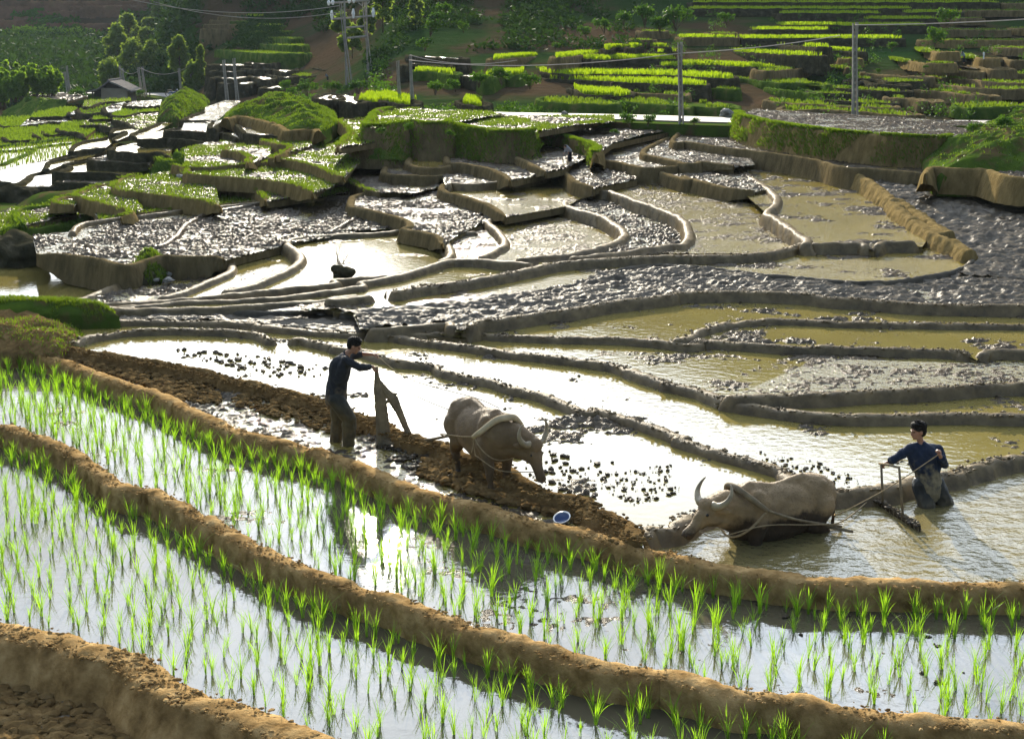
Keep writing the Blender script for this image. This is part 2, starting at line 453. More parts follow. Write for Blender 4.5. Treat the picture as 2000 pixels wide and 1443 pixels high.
BLADES = {}
def blades(name, poly, z, n, hgt, wid, mat, seed=1, thr=None, nsc=0.5, bend=0.3, quad=3, zf=None, tuft=1, label=None, cat=None):
    """many leaf blades spread over a polygon: one mass of grass or young rice"""
    r = np.random.default_rng(seed)
    P = np.array(poly); x0, y0 = P.min(0); x1, y1 = P.max(0)
    X = r.uniform(x0, x1, n * 3); Y = r.uniform(y0, y1, n * 3)
    ok = inside(X, Y, poly)
    if thr is not None: ok &= fbm(X * nsc, Y * nsc, seed + 2, 3) > thr
    X, Y = X[ok][:n], Y[ok][:n]
    if tuft > 1:
        X = np.repeat(X, tuft) + r.normal(0, hgt * .12, len(X) * tuft); Y = np.repeat(Y, tuft) + r.normal(0, hgt * .12, len(Y) * tuft)
    m = len(X)
    if m == 0: return None
    a = r.uniform(0, 2 * math.pi, m); H = hgt * r.uniform(0.5, 1.15, m); W = wid * r.uniform(0.7, 1.3, m)
    b = bend * r.uniform(0.2, 1.3, m) * H; ba = r.uniform(0, 2 * math.pi, m)
    Z0 = np.full(m, z) if zf is None else zf(X, Y)
    vs = []; ca, sa = np.cos(a), np.sin(a); cb, sb = np.cos(ba), np.sin(ba)
    for t, w in ((0, 1.0), (0.55, 0.9)):
        px = X + cb * b * t * t; py = Y + sb * b * t * t; pz = Z0 + H * t - 0.02 * (t == 0)
        vs.append(np.stack([px - ca * W * w / 2, py - sa * W * w / 2, pz], 1)); vs.append(np.stack([px + ca * W * w / 2, py + sa * W * w / 2, pz], 1))
    vs.append(np.stack([X + cb * b, Y + sb * b, Z0 + H * (1 - 0.25 * bend)], 1))
    V = np.stack(vs, 1).reshape(-1, 3); k = np.arange(m) * 5
    F = [tuple(q) for q in np.stack([k, k + 1, k + 3, k + 2], 1).tolist()] + [tuple(q) for q in np.stack([k + 2, k + 3, k + 4], 1).tolist()]
    o = mesh_obj(name, V, F, mat, kind='stuff')
    return o

FIELDN = [0]; FPTS = []; FPOLY = []
def field(z, kind, *items, skirt=0.7, cov=None, seed=None, amp=None, n=None, slope=None):
    FIELDN[0] += 1
    seed = seed or FIELDN[0] * 13
    poly = poly_of(z, items)
    P = np.array(poly); cy = np.median(P[:, 1]); s = FPX / max(8, cy)
    area = 0.5 * abs(np.dot(P[:, 0], np.roll(P[:, 1], 1)) - np.dot(P[:, 1], np.roll(P[:, 0], 1)))
    FPOLY.append((z, poly))
    FPTS.extend([(x, y, z) for x, y in poly[::3]])
    if skirt and slope is None and kind != 'clods':
        q = poly[::2] if len(poly) > 60 else poly; m = len(q)
        V = [(x, y, z - 0.035) for x, y in q] + [(x, y, z - skirt) for x, y in q]
        mesh_obj('soil_edge', V, [(i, (i + 1) % m, m + (i + 1) % m, m + i) for i in range(m)], M['wall' if kind != 'clods' else 'clods'], kind='structure')
    if kind in ('water', 'mud', 'glit', 'stir', 'rice', 'grassmud', 'olive'):
        wm = {'water': 'water', 'mud': 'water_glit', 'glit': 'water_glit', 'stir': 'water_stir', 'rice': 'water_rice', 'grassmud': 'water_glit', 'olive': 'water_olive'}[kind]
        flat('water', poly, z, M[wm])
        cv = {'water': 0.04, 'mud': 0.5, 'glit': 0.45, 'stir': 0.0, 'rice': 0.05, 'grassmud': 0.78, 'olive': 0.16}[kind] if cov is None else cov
        am = {'water': 0.05, 'mud': 0.13, 'glit': 0.10, 'rice': 0.03, 'grassmud': 0.10, 'olive': 0.06}.get(kind, 0.05) if amp is None else amp
        if cv > 0: mudsheet('paddy_mud', poly, z, M['mud'], cov=cv, amp=am, seed=seed)
        if kind == 'grassmud':
            nn = n or int(min(9000, area * s * s / 26))
            g = blades('grass', poly, z + 0.03, nn, 0.09 + 2.0 / s, 1.3 / s + .01, M['weed'], seed=seed, thr=0.42, nsc=0.45)
            if g: tag(g, 'patches of short green weeds on muddy terrace', 'grass', kind='stuff')
    elif kind == 'clods':
        mudsheet('ploughed_soil', poly, z, M['clods'], amp=amp or 0.13, clod=0.26, mode='clods', seed=seed, slope=slope)
        if slope is None: flat('water', poly, z - 0.03, M['water_glit'])
    elif kind == 'ricefar':
        flat('rice_ground', poly, z, M['ricefield'])
        nn = n or int(min(9000, area * s * s / 22))
        g = blades('young_rice', poly, z, nn, 0.24, 0.045 + 0.9 / s, M['valleyrice'], seed=seed, bend=0.15)
        if g: tag(g, 'dense bright green young rice on a far terrace', 'rice', kind='stuff')
    elif kind == 'ricewater':
        flat('water', poly, z, M['water'])
        nn = n or int(min(7000, area * s * s / 60))
        g = blades('young_rice', poly, z, nn, 0.24, 0.03 + 0.7 / s, M['valleyrice'], seed=seed, bend=0.15)
        if g: tag(g, 'thin young rice standing in bright water', 'rice', kind='stuff')
    elif kind == 'grass':
        flat('grass_ground', poly, z, M['grassground'])
        nn = n or int(min(5000, area * s * s / 90))
        g = blades('grass', poly, z, nn, 0.10 + 2.0 / s, 1.5 / s + .02, M['grass'], seed=seed, thr=0.42, nsc=0.5)
        if g: tag(g, 'green grass covering a terrace', 'grass', kind='stuff')
    return poly

# shorthand: terrace with its rim bund
def bankgrass(lname, drop, batter, w, n, hgt, wid, mat='grass', top=0.0, bot=1.0, seed=1, label='grass hanging over an earth bank'):
    line = LN[lname]; r = np.random.default_rng(seed); P = np.array([[p.x, p.y, p.z] for p in line]); n0 = len(P)
    i = r.integers(1, n0 - 1, n); T_ = P[i + 1 if False else np.minimum(i + 1, n0 - 1), :2] - P[i - 1, :2]; T_ /= np.maximum(1e-6, np.linalg.norm(T_, axis=1))[:, None]
    R_ = np.stack([T_[:, 1], -T_[:, 0]], 1); t = top + (bot - top) * r.random(n) ** 1.3
    ok = fbm(P[i, 0] * .8 + t * 2, P[i, 1] * .8, seed, 3) > 0.40; i, R_, t = i[ok], R_[ok], t[ok]
    off = np.where(t < 0, w * (1 + t), w + 0.02 + batter * drop * t) + r.normal(0, .04, len(t))
    X = P[i, 0] + R_[:, 0] * off + r.normal(0, .05, len(t)); Y = P[i, 1] + R_[:, 1] * off; Z = P[i, 2] - np.maximum(0, t) * drop
    # blades built directly
    m = len(X); a = r.uniform(0, 6.28, m); H = hgt * r.uniform(.5, 1.2, m); W = wid * r.uniform(.7, 1.3, m); ca, sa = np.cos(a), np.sin(a)
    bx = R_[:, 0] * H * .45 + r.normal(0, .2, m) * H; by = R_[:, 1] * H * .45 + r.normal(0, .2, m) * H
    v0 = np.stack([X - ca * W / 2, Y - sa * W / 2, Z - .02], 1); v1 = np.stack([X + ca * W / 2, Y + sa * W / 2, Z - .02], 1); v2 = np.stack([X + bx * .4, Y + by * .4, Z + H * .7], 1); v3 = np.stack([X + bx, Y + by, Z + H * .75], 1)
    V = np.stack([v0, v1, v2, v3], 1).reshape(-1, 3); k = np.arange(m) * 4
    F = np.concatenate([np.stack([k, k + 1, k + 2], 1), np.stack([k + 1, k + 3, k + 2], 1)])
    return tag(mesh_obj('grass', V, F, M[mat]), label, 'grass', kind='stuff')
def mound(name, poly, z0, h, mat, edge=1.0, namp=0.3, ns=0.8, seed=5, grass=None, label=None, power=0.6, kind='structure'):
    P = np.array(poly); x0, y0 = P.min(0); x1, y1 = P.max(0)
    s = FPX / max(8, P[:, 1].mean()); g = max(0.05, 3.0 / s)
    nx, ny = int((x1 - x0) / g) + 3, int((y1 - y0) / g) + 3
    X, Y = np.meshgrid(x0 - g + np.arange(nx) * g, y0 - g + np.arange(ny) * g)
    ins = inside(X, Y, poly)
    d = np.full(X.shape, 1e9)
    for i in range(len(P)):
        a, b = P[i], P[(i + 1) % len(P)]; ab = b - a; L2 = max(1e-9, ab @ ab)
        t = np.clip(((X - a[0]) * ab[0] + (Y - a[1]) * ab[1]) / L2, 0, 1)
        d = np.minimum(d, np.hypot(X - a[0] - ab[0] * t, Y - a[1] - ab[1] * t))
    d = np.where(ins, d, -d)
    t = np.clip(d / edge, 0, 1)
    H = np.where(d > 0, h * (t ** power), 0)
    H = H + np.where(d > 0, (fbm(X * ns, Y * ns, seed, 5) - .5) * namp * np.clip(t * 3, 0, 1) + (billow(X * ns * 2.3, Y * ns * 2.3, seed + 4, 3) - .5) * namp * .4 * np.clip(t * 3, 0, 1), 0)
    Z = z0 + H - np.where(d < 0, 0.6, 0)
    q = (d[:-1, :-1] > -g * 1.5) & (d[1:, 1:] > -g * 1.5) & (d[1:, :-1] > -g * 1.5) & (d[:-1, 1:] > -g * 1.5)
    ii, jj = np.nonzero(q); a = ii * nx + jj
    o = mesh_obj(name, np.stack([X.ravel(), Y.ravel(), Z.ravel()], 1), np.stack([a, a + 1, a + nx + 1, a + nx], 1), mat, smooth=True, kind=kind)
    if grass:
        n, gh, gw, gm = grass
        def zf(x, y):
            i = np.clip(((y - (y0 - g)) / g), 0, ny - 1).astype(int); j = np.clip(((x - (x0 - g)) / g), 0, nx - 1).astype(int)
            return Z[i, j] - 0.02
        gr = blades('grass', poly, 0, n, gh, gw, M[gm], seed=seed, zf=zf, thr=0.38, nsc=0.7, bend=0.5)
        if gr: tag(gr, label or 'green grass growing over an earth bank', 'grass', kind='stuff')
    return o
def pxpoly(z, spec): return [(at(u, v, z).x, at(u, v, z).y) for u, v in parse(spec)]
def T(name, z, rim, kind, back, drop=0.65, cz=0.14, mat='wall', w=0.2, amp=0.03, batter=0.2, **kw):
    L(name, z + cz, rim)
    bund(name, drop=drop, back=drop, w=w, mat=mat, amp=amp, name='terrace_bank', batter=batter, taper=max(1.6, 90 / pxm(LN[name][-1])), sink=0.06, shrinkend=0.6)
    ln = LN[name]; s = pxm(ln[len(ln) // 2]); Ln = sum((ln[i + 1] - ln[i]).length for i in range(len(ln) - 1))
    if mat == 'greenwall': bankgrass(name, drop, batter, w, int(min(9000, Ln * drop * s * s / 30)), 0.10 + 2.5 / s, 1.2 / s + .01, top=-1.0, bot=0.8, seed=int(s * 7))
    elif mat in ('brownwall', 'wall') and z > -1 and name[0] == 'G': bankgrass(name, drop, batter, w, int(min(1800, Ln * s * 1.2)), 0.06 + 2.0 / s, 1.0 / s + .01, mat='weed', top=-1.0, bot=0.1, seed=int(s * 7))
    kw.setdefault('skirt', 0.28)
    return field(z, kind, '@' + name, back, **kw)

# ================================================================ foreground rice terraces
U = "D 0,845 200,870 400,930 560,990 760,1060 900,1100 1100,1200 1300,1290 1500,1345 1800,1420 S 200,885 400,960 650,1065 800,1120 1000,1180 1250,1240 1500,1310 1700,1370 1984,1420 H 1700,340 1900,380 W 200,800 400,850 600,880 800,915 1000,930 1300,935 1700,945 2000,952 P 2250,1150"
L('U', 0.13, "P -260,655 " + U)
L('AB', -0.20 + 0.12, "P -260,770 -100,800 D 0,1275 100,1290 420,1420 G 700,0 860,30 1000,90 1200,200 1480,350 1700,450 2000,560 H 170,570 400,640 740,760 1000,840 1250,920 1500,990 1800,1035 I 0,1035 200,1090 400,1150 700,1170 900,1220 1200,1265 1500,1300 1800,1320 2000,1330 P 2300,1425")
L('C0', -0.45 + 0.13, "P -300,1150 0,1213 55,1225 P 130,1240 195,1258 G 800,960 1000,1110 1200,1185 1400,1245 1600,1325 1850,1420 P 760,1490 900,1560 1200,1700")
def cut(nm, u, v, z):
    q = at(u, v, z); l = LN[nm]
    i = min(range(len(l)), key=lambda k: (l[k] - q).length)
    LN[nm + '1'], LN[nm + '2'] = l[:i + 1], l[i:]
cut('U', 1250, 1060, 0.13)
bund('U', drop=0.55, w=0.25, mat='drybund', amp=0.045, name='field_bund', taper=0, batter=0.15)
bund('AB', drop=0.75, w=0.25, mat='drybund', amp=0.05, name='field_bund', taper=0, batter=0.12)
bund('C0', drop=0.7, w=0.42, mat='drybund', amp=0.05, name='field_bund', taper=0, batter=0.5)
POLY_B = field(-0.20, 'rice', '@U', '@-AB', cov=0.04)
POLY_A = field(-0.45, 'rice', '@AB', "P 2300,1900 1200,1900", '@-C0', cov=0.0)
field(-0.95, 'clods', '@C0', "P 1100,2100 -700,2100 -700,1100", amp=0.16)

# ================================================================ ploughing strip, big pond and its neighbours
L('R', 0.25, "P 118,672 133,677 168,681 210,688 280,700 350,711 420,726 490,744 542,754 647,782 S 360,600 500,630 700,730 830,780 950,800 1150,900 1400,960 1500,1040 1750,1150 1984,1200 H 1500,140 1650,200 1720,290 P 1258,1060")
bund('R', drop=0.4, back=0.3, w=0.15, mat='soil', amp=0.05, name='soil_ridge', batter=0.9)
L('MB', 0.22, "P 1245,1050 1261,1026 1306,1026 1347,996 1430,975 1520,962 1629,953 1681,950 1737,945 1782,930 1850,920 1887,907 1943,892 2000,885 2120,868 2300,850")
bund('MB', drop=0.4, back=0.3, w=0.22, mat='wetbund', amp=0.055, name='mud_dam', batter=0.5)
STRIP = field(0.02, 'mud', '@R', '@-U1', "P -200,650 60,665", cov=0.4, amp=0.085)
POND_R = field(0.0, 'stir', '@MB', '@-U2')
L('a1', 0.31, "Q 480,440 600,410 700,380 850,355 1000,335 1300,322 1700,330 2000,350 D 1500,790 1550,815")
L('a2', 0.31, "D 1590,815 1640,798 1700,800 1880,840 S 200,130 400,150 520,190 700,230 900,250 1000,300 1300,360 1500,420 1700,470 1984,580 E 1450,1180 1700,1250 2000,1360 W 200,190 400,255 600,310 750,355 P 1545,925 1600,950")
bund('a1', drop=0.45, back=0.3, w=0.16, amp=0.03)
bund('a2', drop=0.45, back=0.3, w=0.16, amp=0.03)
L('b', (0.28, 0.36), "P 60,632 Q 400,280 600,270 850,262 1200,255 1600,262 2000,280 D 1500,730 2000,765 E 200,750 400,790 600,815 800,840 1000,870 1200,890 1400,915 1600,945 1750,1000 1900,1040 F 0,1040 200,1080 400,1150 600,1180 900,1215 1200,1220 1600,1210 2000,1220 P 2250,812")
bund('b', drop=0.5, back=0.3, w=0.20, amp=0.03)
cut('b', 742, 650, 0.33); cut('b1', 230, 625, 0.28)
field(0.17, 'water', '@b', "P 2300,860", '@-MB', '@-R', "P 60,660", cov=0.045, amp=0.09)
L('e', 0.46, "F 270,1112 450,1115 600,1110 900,1100 1100,1085 1400,1075 1600,1060 1800,1045 2000,1040 P 2250,740")
bund('e', drop=0.4, back=0.3, w=0.18, amp=0.03)
L('c', (0.34, 0.42), "E 250,748 500,765 700,765 1000,780 1300,790 1600,795 1850,815 2000,830 F 200,812 400,820 700,840 900,840 1200,850 1500,855 1660,868 1715,890")
L('c2', 0.46, "F 1740,890 1790,862 2000,862 P 2250,685")
bund('c', drop=0.5, back=0.3, w=0.18, amp=0.03); bund('c2', drop=0.5, back=0.3, w=0.18, amp=0.03)
field(0.22, 'water', '@c', '@c2', "P 2300,760", '@-b2', cov=0.16, amp=0.06)
field(0.26, 'mud', '@c2', "P 2300,700", '@-e', "P 1600,700", cov=0.34, amp=0.055)
L('f', 0.46, "F 0,808 100,790 200,745 350,710 500,695 600,690 800,695 1000,705 1300,710 1600,715 2000,718 P 2250,632")
bund('f', drop=0.4, back=0.3, w=0.18, amp=0.035)
L('d1', (0.46, 0.54), "E 150,748 300,735 500,720 650,708 685,740")
L('d', 0.60, "E 740,735 800,700 950,685 1100,660 1300,635 1500,600 1700,575 1900,550 F 0,545 200,538 400,535 600,540 800,550 950,570 1100,575 1300,595 1500,605 2000,612 P 2250,595")
bund('d1', drop=0.5, back=0.3, w=0.16); bund('d', drop=0.6, back=0.3, w=0.18)
field(0.33, 'water', '@d', "P 2300,700", '@-c2', '@-c', "E 300,735", cov=0.14, amp=0.08)
# dark ploughed strip rising to the right
L('g0', (0.30, 0.42), "Q 1000,200 1300,196 1600,190 P 560,607 650,607"); bund('g0', drop=0.2, back=0.2, w=0.10, mat='clods', amp=0.03)
L('g', (0.48, 0.64), "E 0,648 300,630 600,610 800,590 1000,560 1200,520 1350,490 1450,450 1600,410 1750,390 1900,385 F 0,390 200,400 400,420 600,445 800,460 950,475 1100,480 1300,470 1500,440 1650,400 1740,330")
bund('g', drop=0.3, back=0.4, w=0.10, mat='clods', amp=0.03)
field(0.47, 'clods', '@d1', '@d', "P 2350,590 2350,440 1900,470", '@-g', "P 690,612", amp=0.13)
field(0.27, 'clods', "P 235,606 400,604 560,603 690,600 742,604", '@-b12', amp=0.08)
def zslope(z0, Y0, k): return lambda X, Y: z0 + np.maximum(0, Y - Y0) * k
hb = at(1900, 500, 0.55)
def at_slope(u, v, z0, Y0, k):
    z = z0
    for _ in range(30):
        p = at(u, v, z); z = 0.6 * z + 0.4 * (z0 + max(0, p.y - Y0) * k)
    return at(u, v, z)
SLP = (hb.y - 4, 0.022)
hp = parse("C 1000,940 1100,975 1200,1040 1300,1120 1350,1180 1450,1240 1550,1290 F 1290,30 1350,100 1450,170 1550,230 1650,270 1740,325")
LN['h'] = smooth_line([at_slope(u, v, 0.78, *SLP) for u, v in hp])
bund('h', drop=1.2, back=0.35, w=0.25, mat='brownwall', amp=0.06, name='terrace_bank', batter=0.45)
dp = [(p.x, p.y) for p in LN['h']] + [tuple(at_slope(u, v, 0.49, *SLP)[:2]) for u, v in ((1870, 540), (2350, 560), (2350, 320), (1900, 325), (1640, 330))]
FPOLY.append((0.45, dp))
mudsheet('ploughed_soil', dp, 0.49, M['clods'], amp=0.14, clod=0.28, mode='clods', seed=77, slope=SLP)

# ================================================================ curved central ponds
L('j1', (0.32, 0.72), "Q 0,160 1000,158 D 700,632 1200,622 1500,603 1800,583 2000,560 E 0,580 250,545")
L('j1b', 0.74, "E 300,545 400,520 500,505 700,480 900,445 1100,405 1250,375 1500,355 1800,340 2000,335 F 200,338 500,325 650,300 740,270 800,258")
bund('j1', drop=0.35, back=0.5, w=0.22); bund('j1b', drop=0.35, back=0.5, w=0.22)
L('q1', 0.84, "F 780,262 850,268 1000,265 1100,268 1145,285"); L('q1b', 0.84, "F 1165,285 1200,262 1300,258 1435,262")
bund('q1', drop=0.35, back=0.3, w=0.16); bund('q1b', drop=0.35, back=0.3, w=0.16)
field(0.50, 'olive', '@g', '@-h', "F 1435,200", '@-q1b', '@-q1', '@-j1b', "P 737,572 660,588 520,607", cov=0.16)
field(0.68, 'olive', '@q1', '@q1b', "P 1830,440 1640,325 1350,290", cov=0.2)
L('kQ', 0.86, "C 200,895 300,900 370,920 460,970 540,1020 610,1070 638,1110 620,1150 580,1185 640,1220 700,1260 760,1300 810,1335 790,1365")
bund('kQ', drop=0.9, w=0.22, amp=0.04)
L('K', 0.60, "B 1780,965 1700,975 1600,990 1530,1010 1500,1035 1510,1060 1560,1062 1650,1095 1750,1130 1850,1165 1950,1210 1990,1250 E 2000,240 1955,275 1900,275 1750,300 1600,320 1450,340 1300,352")
bund('K', drop=0.9, w=0.22, amp=0.04)
field(0.42, 'olive', '@K', "F 0,330 500,330 800,270", '@-kQ', "P 1330,310", cov=0.28)
L('Pm', 0.32, "B 1500,1045 1480,1065 1400,1085 1340,1105 1310,1135 1340,1152 1400,1170 1480,1192 1550,1222 1620,1270 1650,1310 E 1645,225 1590,265 1450,305 1300,335 1150,350 1000,362")
bund('Pm', drop=0.9, w=0.22, amp=0.04)
field(0.16, 'mud', '@Pm', "E 1000,370 1500,345", '@-K', cov=0.56)
L('j2', (0.28, 0.50), "Q 0,150 1000,144 D 1000,592 1500,570 1800,535 2000,505 E 150,485 350,445 500,400 620,365 700,355 850,357 1000,372 1150,385")
bund('j2', drop=0.4, back=0.5, w=0.2)
field(0.22, 'water', "P 300,600", '@j1', "E 300,530", '@j1b', "E 1150,380", '@-j2', cov=0.05)
L('Mt', 0.06, "E 840,150 870,135 930,108 980,90 1100,88 1200,82 1315,80")
L('Ml', 0.06, "E 860,138 900,170 940,205 972,250 965,282 930,302 880,330 820,352")
bund('Mt', drop=0.4, w=0.2); bund('Ml', drop=0.8, w=0.2)
field(-0.10, 'olive', "E 850,145 1320,75 1640,200 1590,300 1000,380", "E 820,360 935,310 970,260 900,180", cov=0.36)
L('Nt', -0.04, "E 620,215 700,210 830,203"); bund('Nt', drop=0.4, w=0.18)
L('Nl', -0.04, "E 650,212 615,225 635,255 665,290 672,330 640,355 600,372"); bund('Nl', drop=0.8, w=0.2)
field(-0.18, 'glit', "E 620,215 860,200 940,290 830,370 600,380 670,310", cov=0.3)
L('Ot', -0.24, "D 1690,230 1850,222 2000,215 E 150,213 300,205 400,188"); bund('Ot', drop=0.4, w=0.2)
L('Ol', -0.24, "D 1720,228 1630,250 1618,275 1660,302 1692,340 1675,380 1600,425 1540,450 1450,490 1350,520 1230,545")
bund('Ol', drop=0.9, w=0.22)
L('j3', (0.24, 0.1), "Q 300,118 D 700,600 1000,577 1300,547 1550,520 1850,492 E 0,470 200,455 320,440"); bund('j3', drop=0.6, back=0.6, w=0.18)
field(-0.40, 'water', '@Ol', "D 900,590 E 0,520 600,420 700,330 600,210 300,200 0,210", cov=0.05)
L('Wt', -0.46, "D 1180,338 1250,300 1350,285 1500,293 1570,300"); bund('Wt', drop=0.4, w=0.2)
L('Wl', -0.46, "D 1240,345 1290,370 1310,400 1290,430 1200,470 1100,512 1000,550 880,580"); bund('Wl', drop=0.9, w=0.22)
field(-0.60, 'water', '@Wl', "D 800,610 1300,560 1700,420 1600,290 1250,290", cov=0.05)
L('W2l', -0.76, "D 745,465 640,510 520,560 400,592"); bund('W2l', drop=0.7, w=0.2)
field(-0.90, 'mud', '@W2l', "D 400,620 1000,600 1350,430 1250,330 700,420", cov=0.54)
field(-1.15, 'water', "D -300,620 500,610 760,460 500,340 -300,340", cov=0.03)
# large muddy field
T('Y', -0.30, "D 205,318 350,327 500,345 620,370 700,388 800,360 900,340 1050,340 1200,335 1250,345", 'mud', "D 1640,270 2000,215 E 0,215 390,185 110,40 0,20 D 2000,0 1500,20 1200,50 900,80 600,130 430,170 380,210 180,230", drop=0.95, cov=0.56)
for nm, sp in (('y1', "D 2000,8 1500,42 1200,92 1060,150 1000,212 950,255 880,292"), ('y2', "D 1820,208 1900,165 1985,112 E 60,100 110,95")):
    L(nm, -0.16, sp); bund(nm, drop=0.3, w=0.15, mat='mud', amp=0.04)
L('Yb', -0.12, "f 680,1370 720,1315 800,1270 1000,1240 1200,1215 1500,1180 1800,1140 g 0,1120 300,1090 600,1065 900,1030 1200,1010 1400,980 1600,985")
bund('Yb', drop=0.4, w=0.15, mat='wetbund')
T('S', 0.0, "h 540,800 250,812 100,832 B 150,1085 112,1110 120,1150 200,1165 300,1190 380,1210 430,1230 442,1255 390,1272 E 390,182 450,195 550,215 605,235 612,262", 'mud', "E 700,225 860,150 B 960,1195 620,1030", drop=0.5, cov=0.56)
T('Rr', 0.30, "h 1000,790 800,792 600,787 545,800 530,830 B 640,1065 700,1080 800,1110 880,1140 930,1165 965,1192", 'olive', "B 1310,1150 1400,1100 1300,950 1190,955 1000,990", drop=0.5, cov=0.2)
L('Rb', 0.62, "h 560,800 600,783 800,790 1100,770 1350,750 1480,715 1550,690"); bund('Rb', drop=0.5, w=0.15)
field(0.50, 'mud', '@Rb', "h 1530,650 1200,720 600,600 500,700", cov=0.5)
T('R8', 0.72, "h 1995,520 1870,555 1770,590 1728,640 1740,680 1790,720 1840,765 1995,812", 'mud', "B 1700,1000 1620,850 1480,860", drop=1.0, cov=0.56)
T('R5', 0.85, "h 600,430 560,430 545,470 570,520 600,580 700,590 850,610 1000,640 1100,680 1160,715 1180,740", 'mud', "h 1500,700 1540,650 1040,390", drop=0.7, cov=0.56)
T('R6', 1.05, "h 1080,390 1045,410 1060,440 1200,500 1350,570 1450,620 1530,655", 'mud', "h 1720,650 1990,510 1960,400 1600,380", drop=0.6, cov=0.56)
T('R4', 0.52, "g 1890,625 1800,680 1770,750 1765,780 1850,800 h 200,705 340,712 520,690", 'mud', "h 600,640 500,500 150,500", drop=0.6, cov=0.54)
T('R3', 0.76, "h 520,452 330,480 260,510 210,545 205,590 300,625 450,635 590,605 610,585", 'olive', "h 620,500 560,420", drop=0.5, cov=0.2)
T('Gl', 0.2, "g 1530,590 1590,640 1600,670 1520,710 1430,750 1400,780 1420,830 1480,880 1560,925 1650,955 1720,965", 'mud', "g 2000,1000 h 600,800 500,700 0,600 g 1850,620", drop=0.8, cov=0.54)
# terraces under the road, right of centre
T('V00', 0.82, "B 1755,925 1765,945 1850,960 1990,1000 C 100,980 250,1020 400,1050 495,1052", 'mud', "C 560,1060 400,900 100,880 B 1800,900", drop=0.7, cov=0.54)
T('V0', 1.0, "B 1935,725 1850,735 1750,748 1690,785 1600,808 1510,825 1470,852 1500,885 1620,905 1760,935 1950,917 C 60,910", 'glit', "C 370,920 300,800 B 2000,720", drop=0.9, cov=0.5)
T('V0b', 1.15, "B 1920,745 1800,800 1745,835 1752,858 1850,880 1990,910 C 200,900 380,915", 'glit', "C 500,920 400,780 60,740", drop=0.5, cov=0.5)
T('V1', 1.38, "C 100,725 60,755 45,780 70,795 120,790 350,822 600,852 850,890 1000,930 1200,940 1450,962", 'glit', "C 1700,900 1000,800 350,680 200,690", drop=0.9, cov=0.54, w=0.15)
T('V2', 1.55, "h 1180,285 1350,270 1500,290 1700,320 1850,360 1990,395 B 1450,800 1490,822 1470,850", 'mud', "B 1560,800 1750,745 1900,730 1550,695 1300,700", drop=1.1, cov=0.56, mat='brownwall', amp=0.06)
bankgrass('V2', 1.1, 0.2, 0.2, 7000, 0.14, 0.03, top=-1.0, bot=0.7, seed=4)
T('V3', 2.5, "C 420,625 455,648 600,682 800,712 1000,737 1200,752 1500,768 1560,760", 'glit', "C 1900,700 1700,680 1200,650 900,635 500,610", drop=1.9, cov=0.5, mat='brownwall', batter=0.30, w=0.25, amp=0.09)
bankgrass('V3', 1.9, 0.30, 0.25, 16000, 0.16, 0.035, top=-1.0, bot=0.62, seed=3)
T('D2', 1.9, "C 1445,960 1470,930 1600,935 1800,945 2000,990 P 2200,350", 'mud', "P 2300,300 C 1600,900", drop=0.95, cov=0.54, mat='brownwall', batter=0.3)

mound('soil_mound', pxpoly(0.12, "P -260,612 0,606 60,608 110,625 160,655 185,675 120,700 0,690 -260,680"), 0.08, 0.42, M['soil'], edge=0.9, namp=0.30, ns=1.2, grass=(6000, 0.10, 0.02, 'weed'))
mound('grass_strip', pxpoly(0.55, "P -260,592 0,590 150,591 215,600 235,610 160,612 0,610 -260,615"), 0.40, 0.32, M['grassground'], edge=0.5, namp=0.12, ns=1.5, grass=(7000, 0.13, 0.02, 'weed'))
field(0.24, 'mud', "P -260,620 60,612 215,612 235,626 60,640 -260,640")
# ================================================================ green terraces, middle left
GM = dict(mat='brownwall', w=0.16, batter=0.22)
GD = 0.62
T('Gz', -0.30, "f 980,1235 1400,1170 1900,1110 g 500,1055 1000,1020", 'grassmud', "g 1100,900 0,900 f 1100,950 900,1150", drop=0.3, cov=0.6)
T('Ga', 0.55, "g -180,700 -300,705 f 1850,738 1828,770 1870,795 2000,802 g 100,815 200,820 400,835 600,850 800,880 950,915 1040,945 1052,965", 'grassmud', "g 1400,880 1300,800 700,640 0,680", drop=GD, **GM)
T('Gb', 0.12, "g 95,880 125,865 250,900 400,912 500,932 570,965 602,1000 590,1042", 'grassmud', "g 1040,1010 1060,940 600,840 130,800", drop=GD, **GM)
T('Gc', 0.2, "f 1400,800 1300,810 1200,840 1150,880 1138,920 1200,952 1350,970 1500,985 1700,1010 1900,1040 g 0,1050 80,1070 150,1098", 'grassmud', "g 100,900 -50,790 f 1700,780", drop=GD, **GM)
T('Gm', -0.12, "g 1400,880 1200,885 1100,895 1060,920 1038,1010", 'grassmud', "g 1400,1000 1450,900", drop=GD, **GM)
T('Gd', 0.0, "f 1150,880 1000,900 900,930 800,970 757,1000 850,1032 950,1060 1050,1093 1150,1110 1230,1130 1295,1155 1270,1182 1180,1205", 'grassmud', "f 1400,1150 1200,880", drop=GD, **GM)
T('Ge', -0.15, "f 745,995 620,1025 555,1045 542,1070 600,1085 720,1085", 'grassmud', "f 800,1040 760,990", drop=GD, **GM)
T('Gf', -0.65, "f 540,1085 400,1110 250,1130 180,1150 163,1180 200,1230 240,1275", 'grassmud', "f 520,1240 750,1190 760,1080", drop=0.6, mat='greenwall')
T('Gf2', -0.8, "f -100,1360 0,1338 200,1290 400,1250 600,1192 700,1185", 'grassmud', "f 760,1080 100,1150 -100,1200", drop=0.5, mat='greenwall')
T('Gf3', -0.95, "f -100,1400 0,1378 300,1332 520,1292 740,1270 800,1240 980,1200", 'grassmud', "f 700,1180 -100,1330", drop=0.8, mat='greenwall')
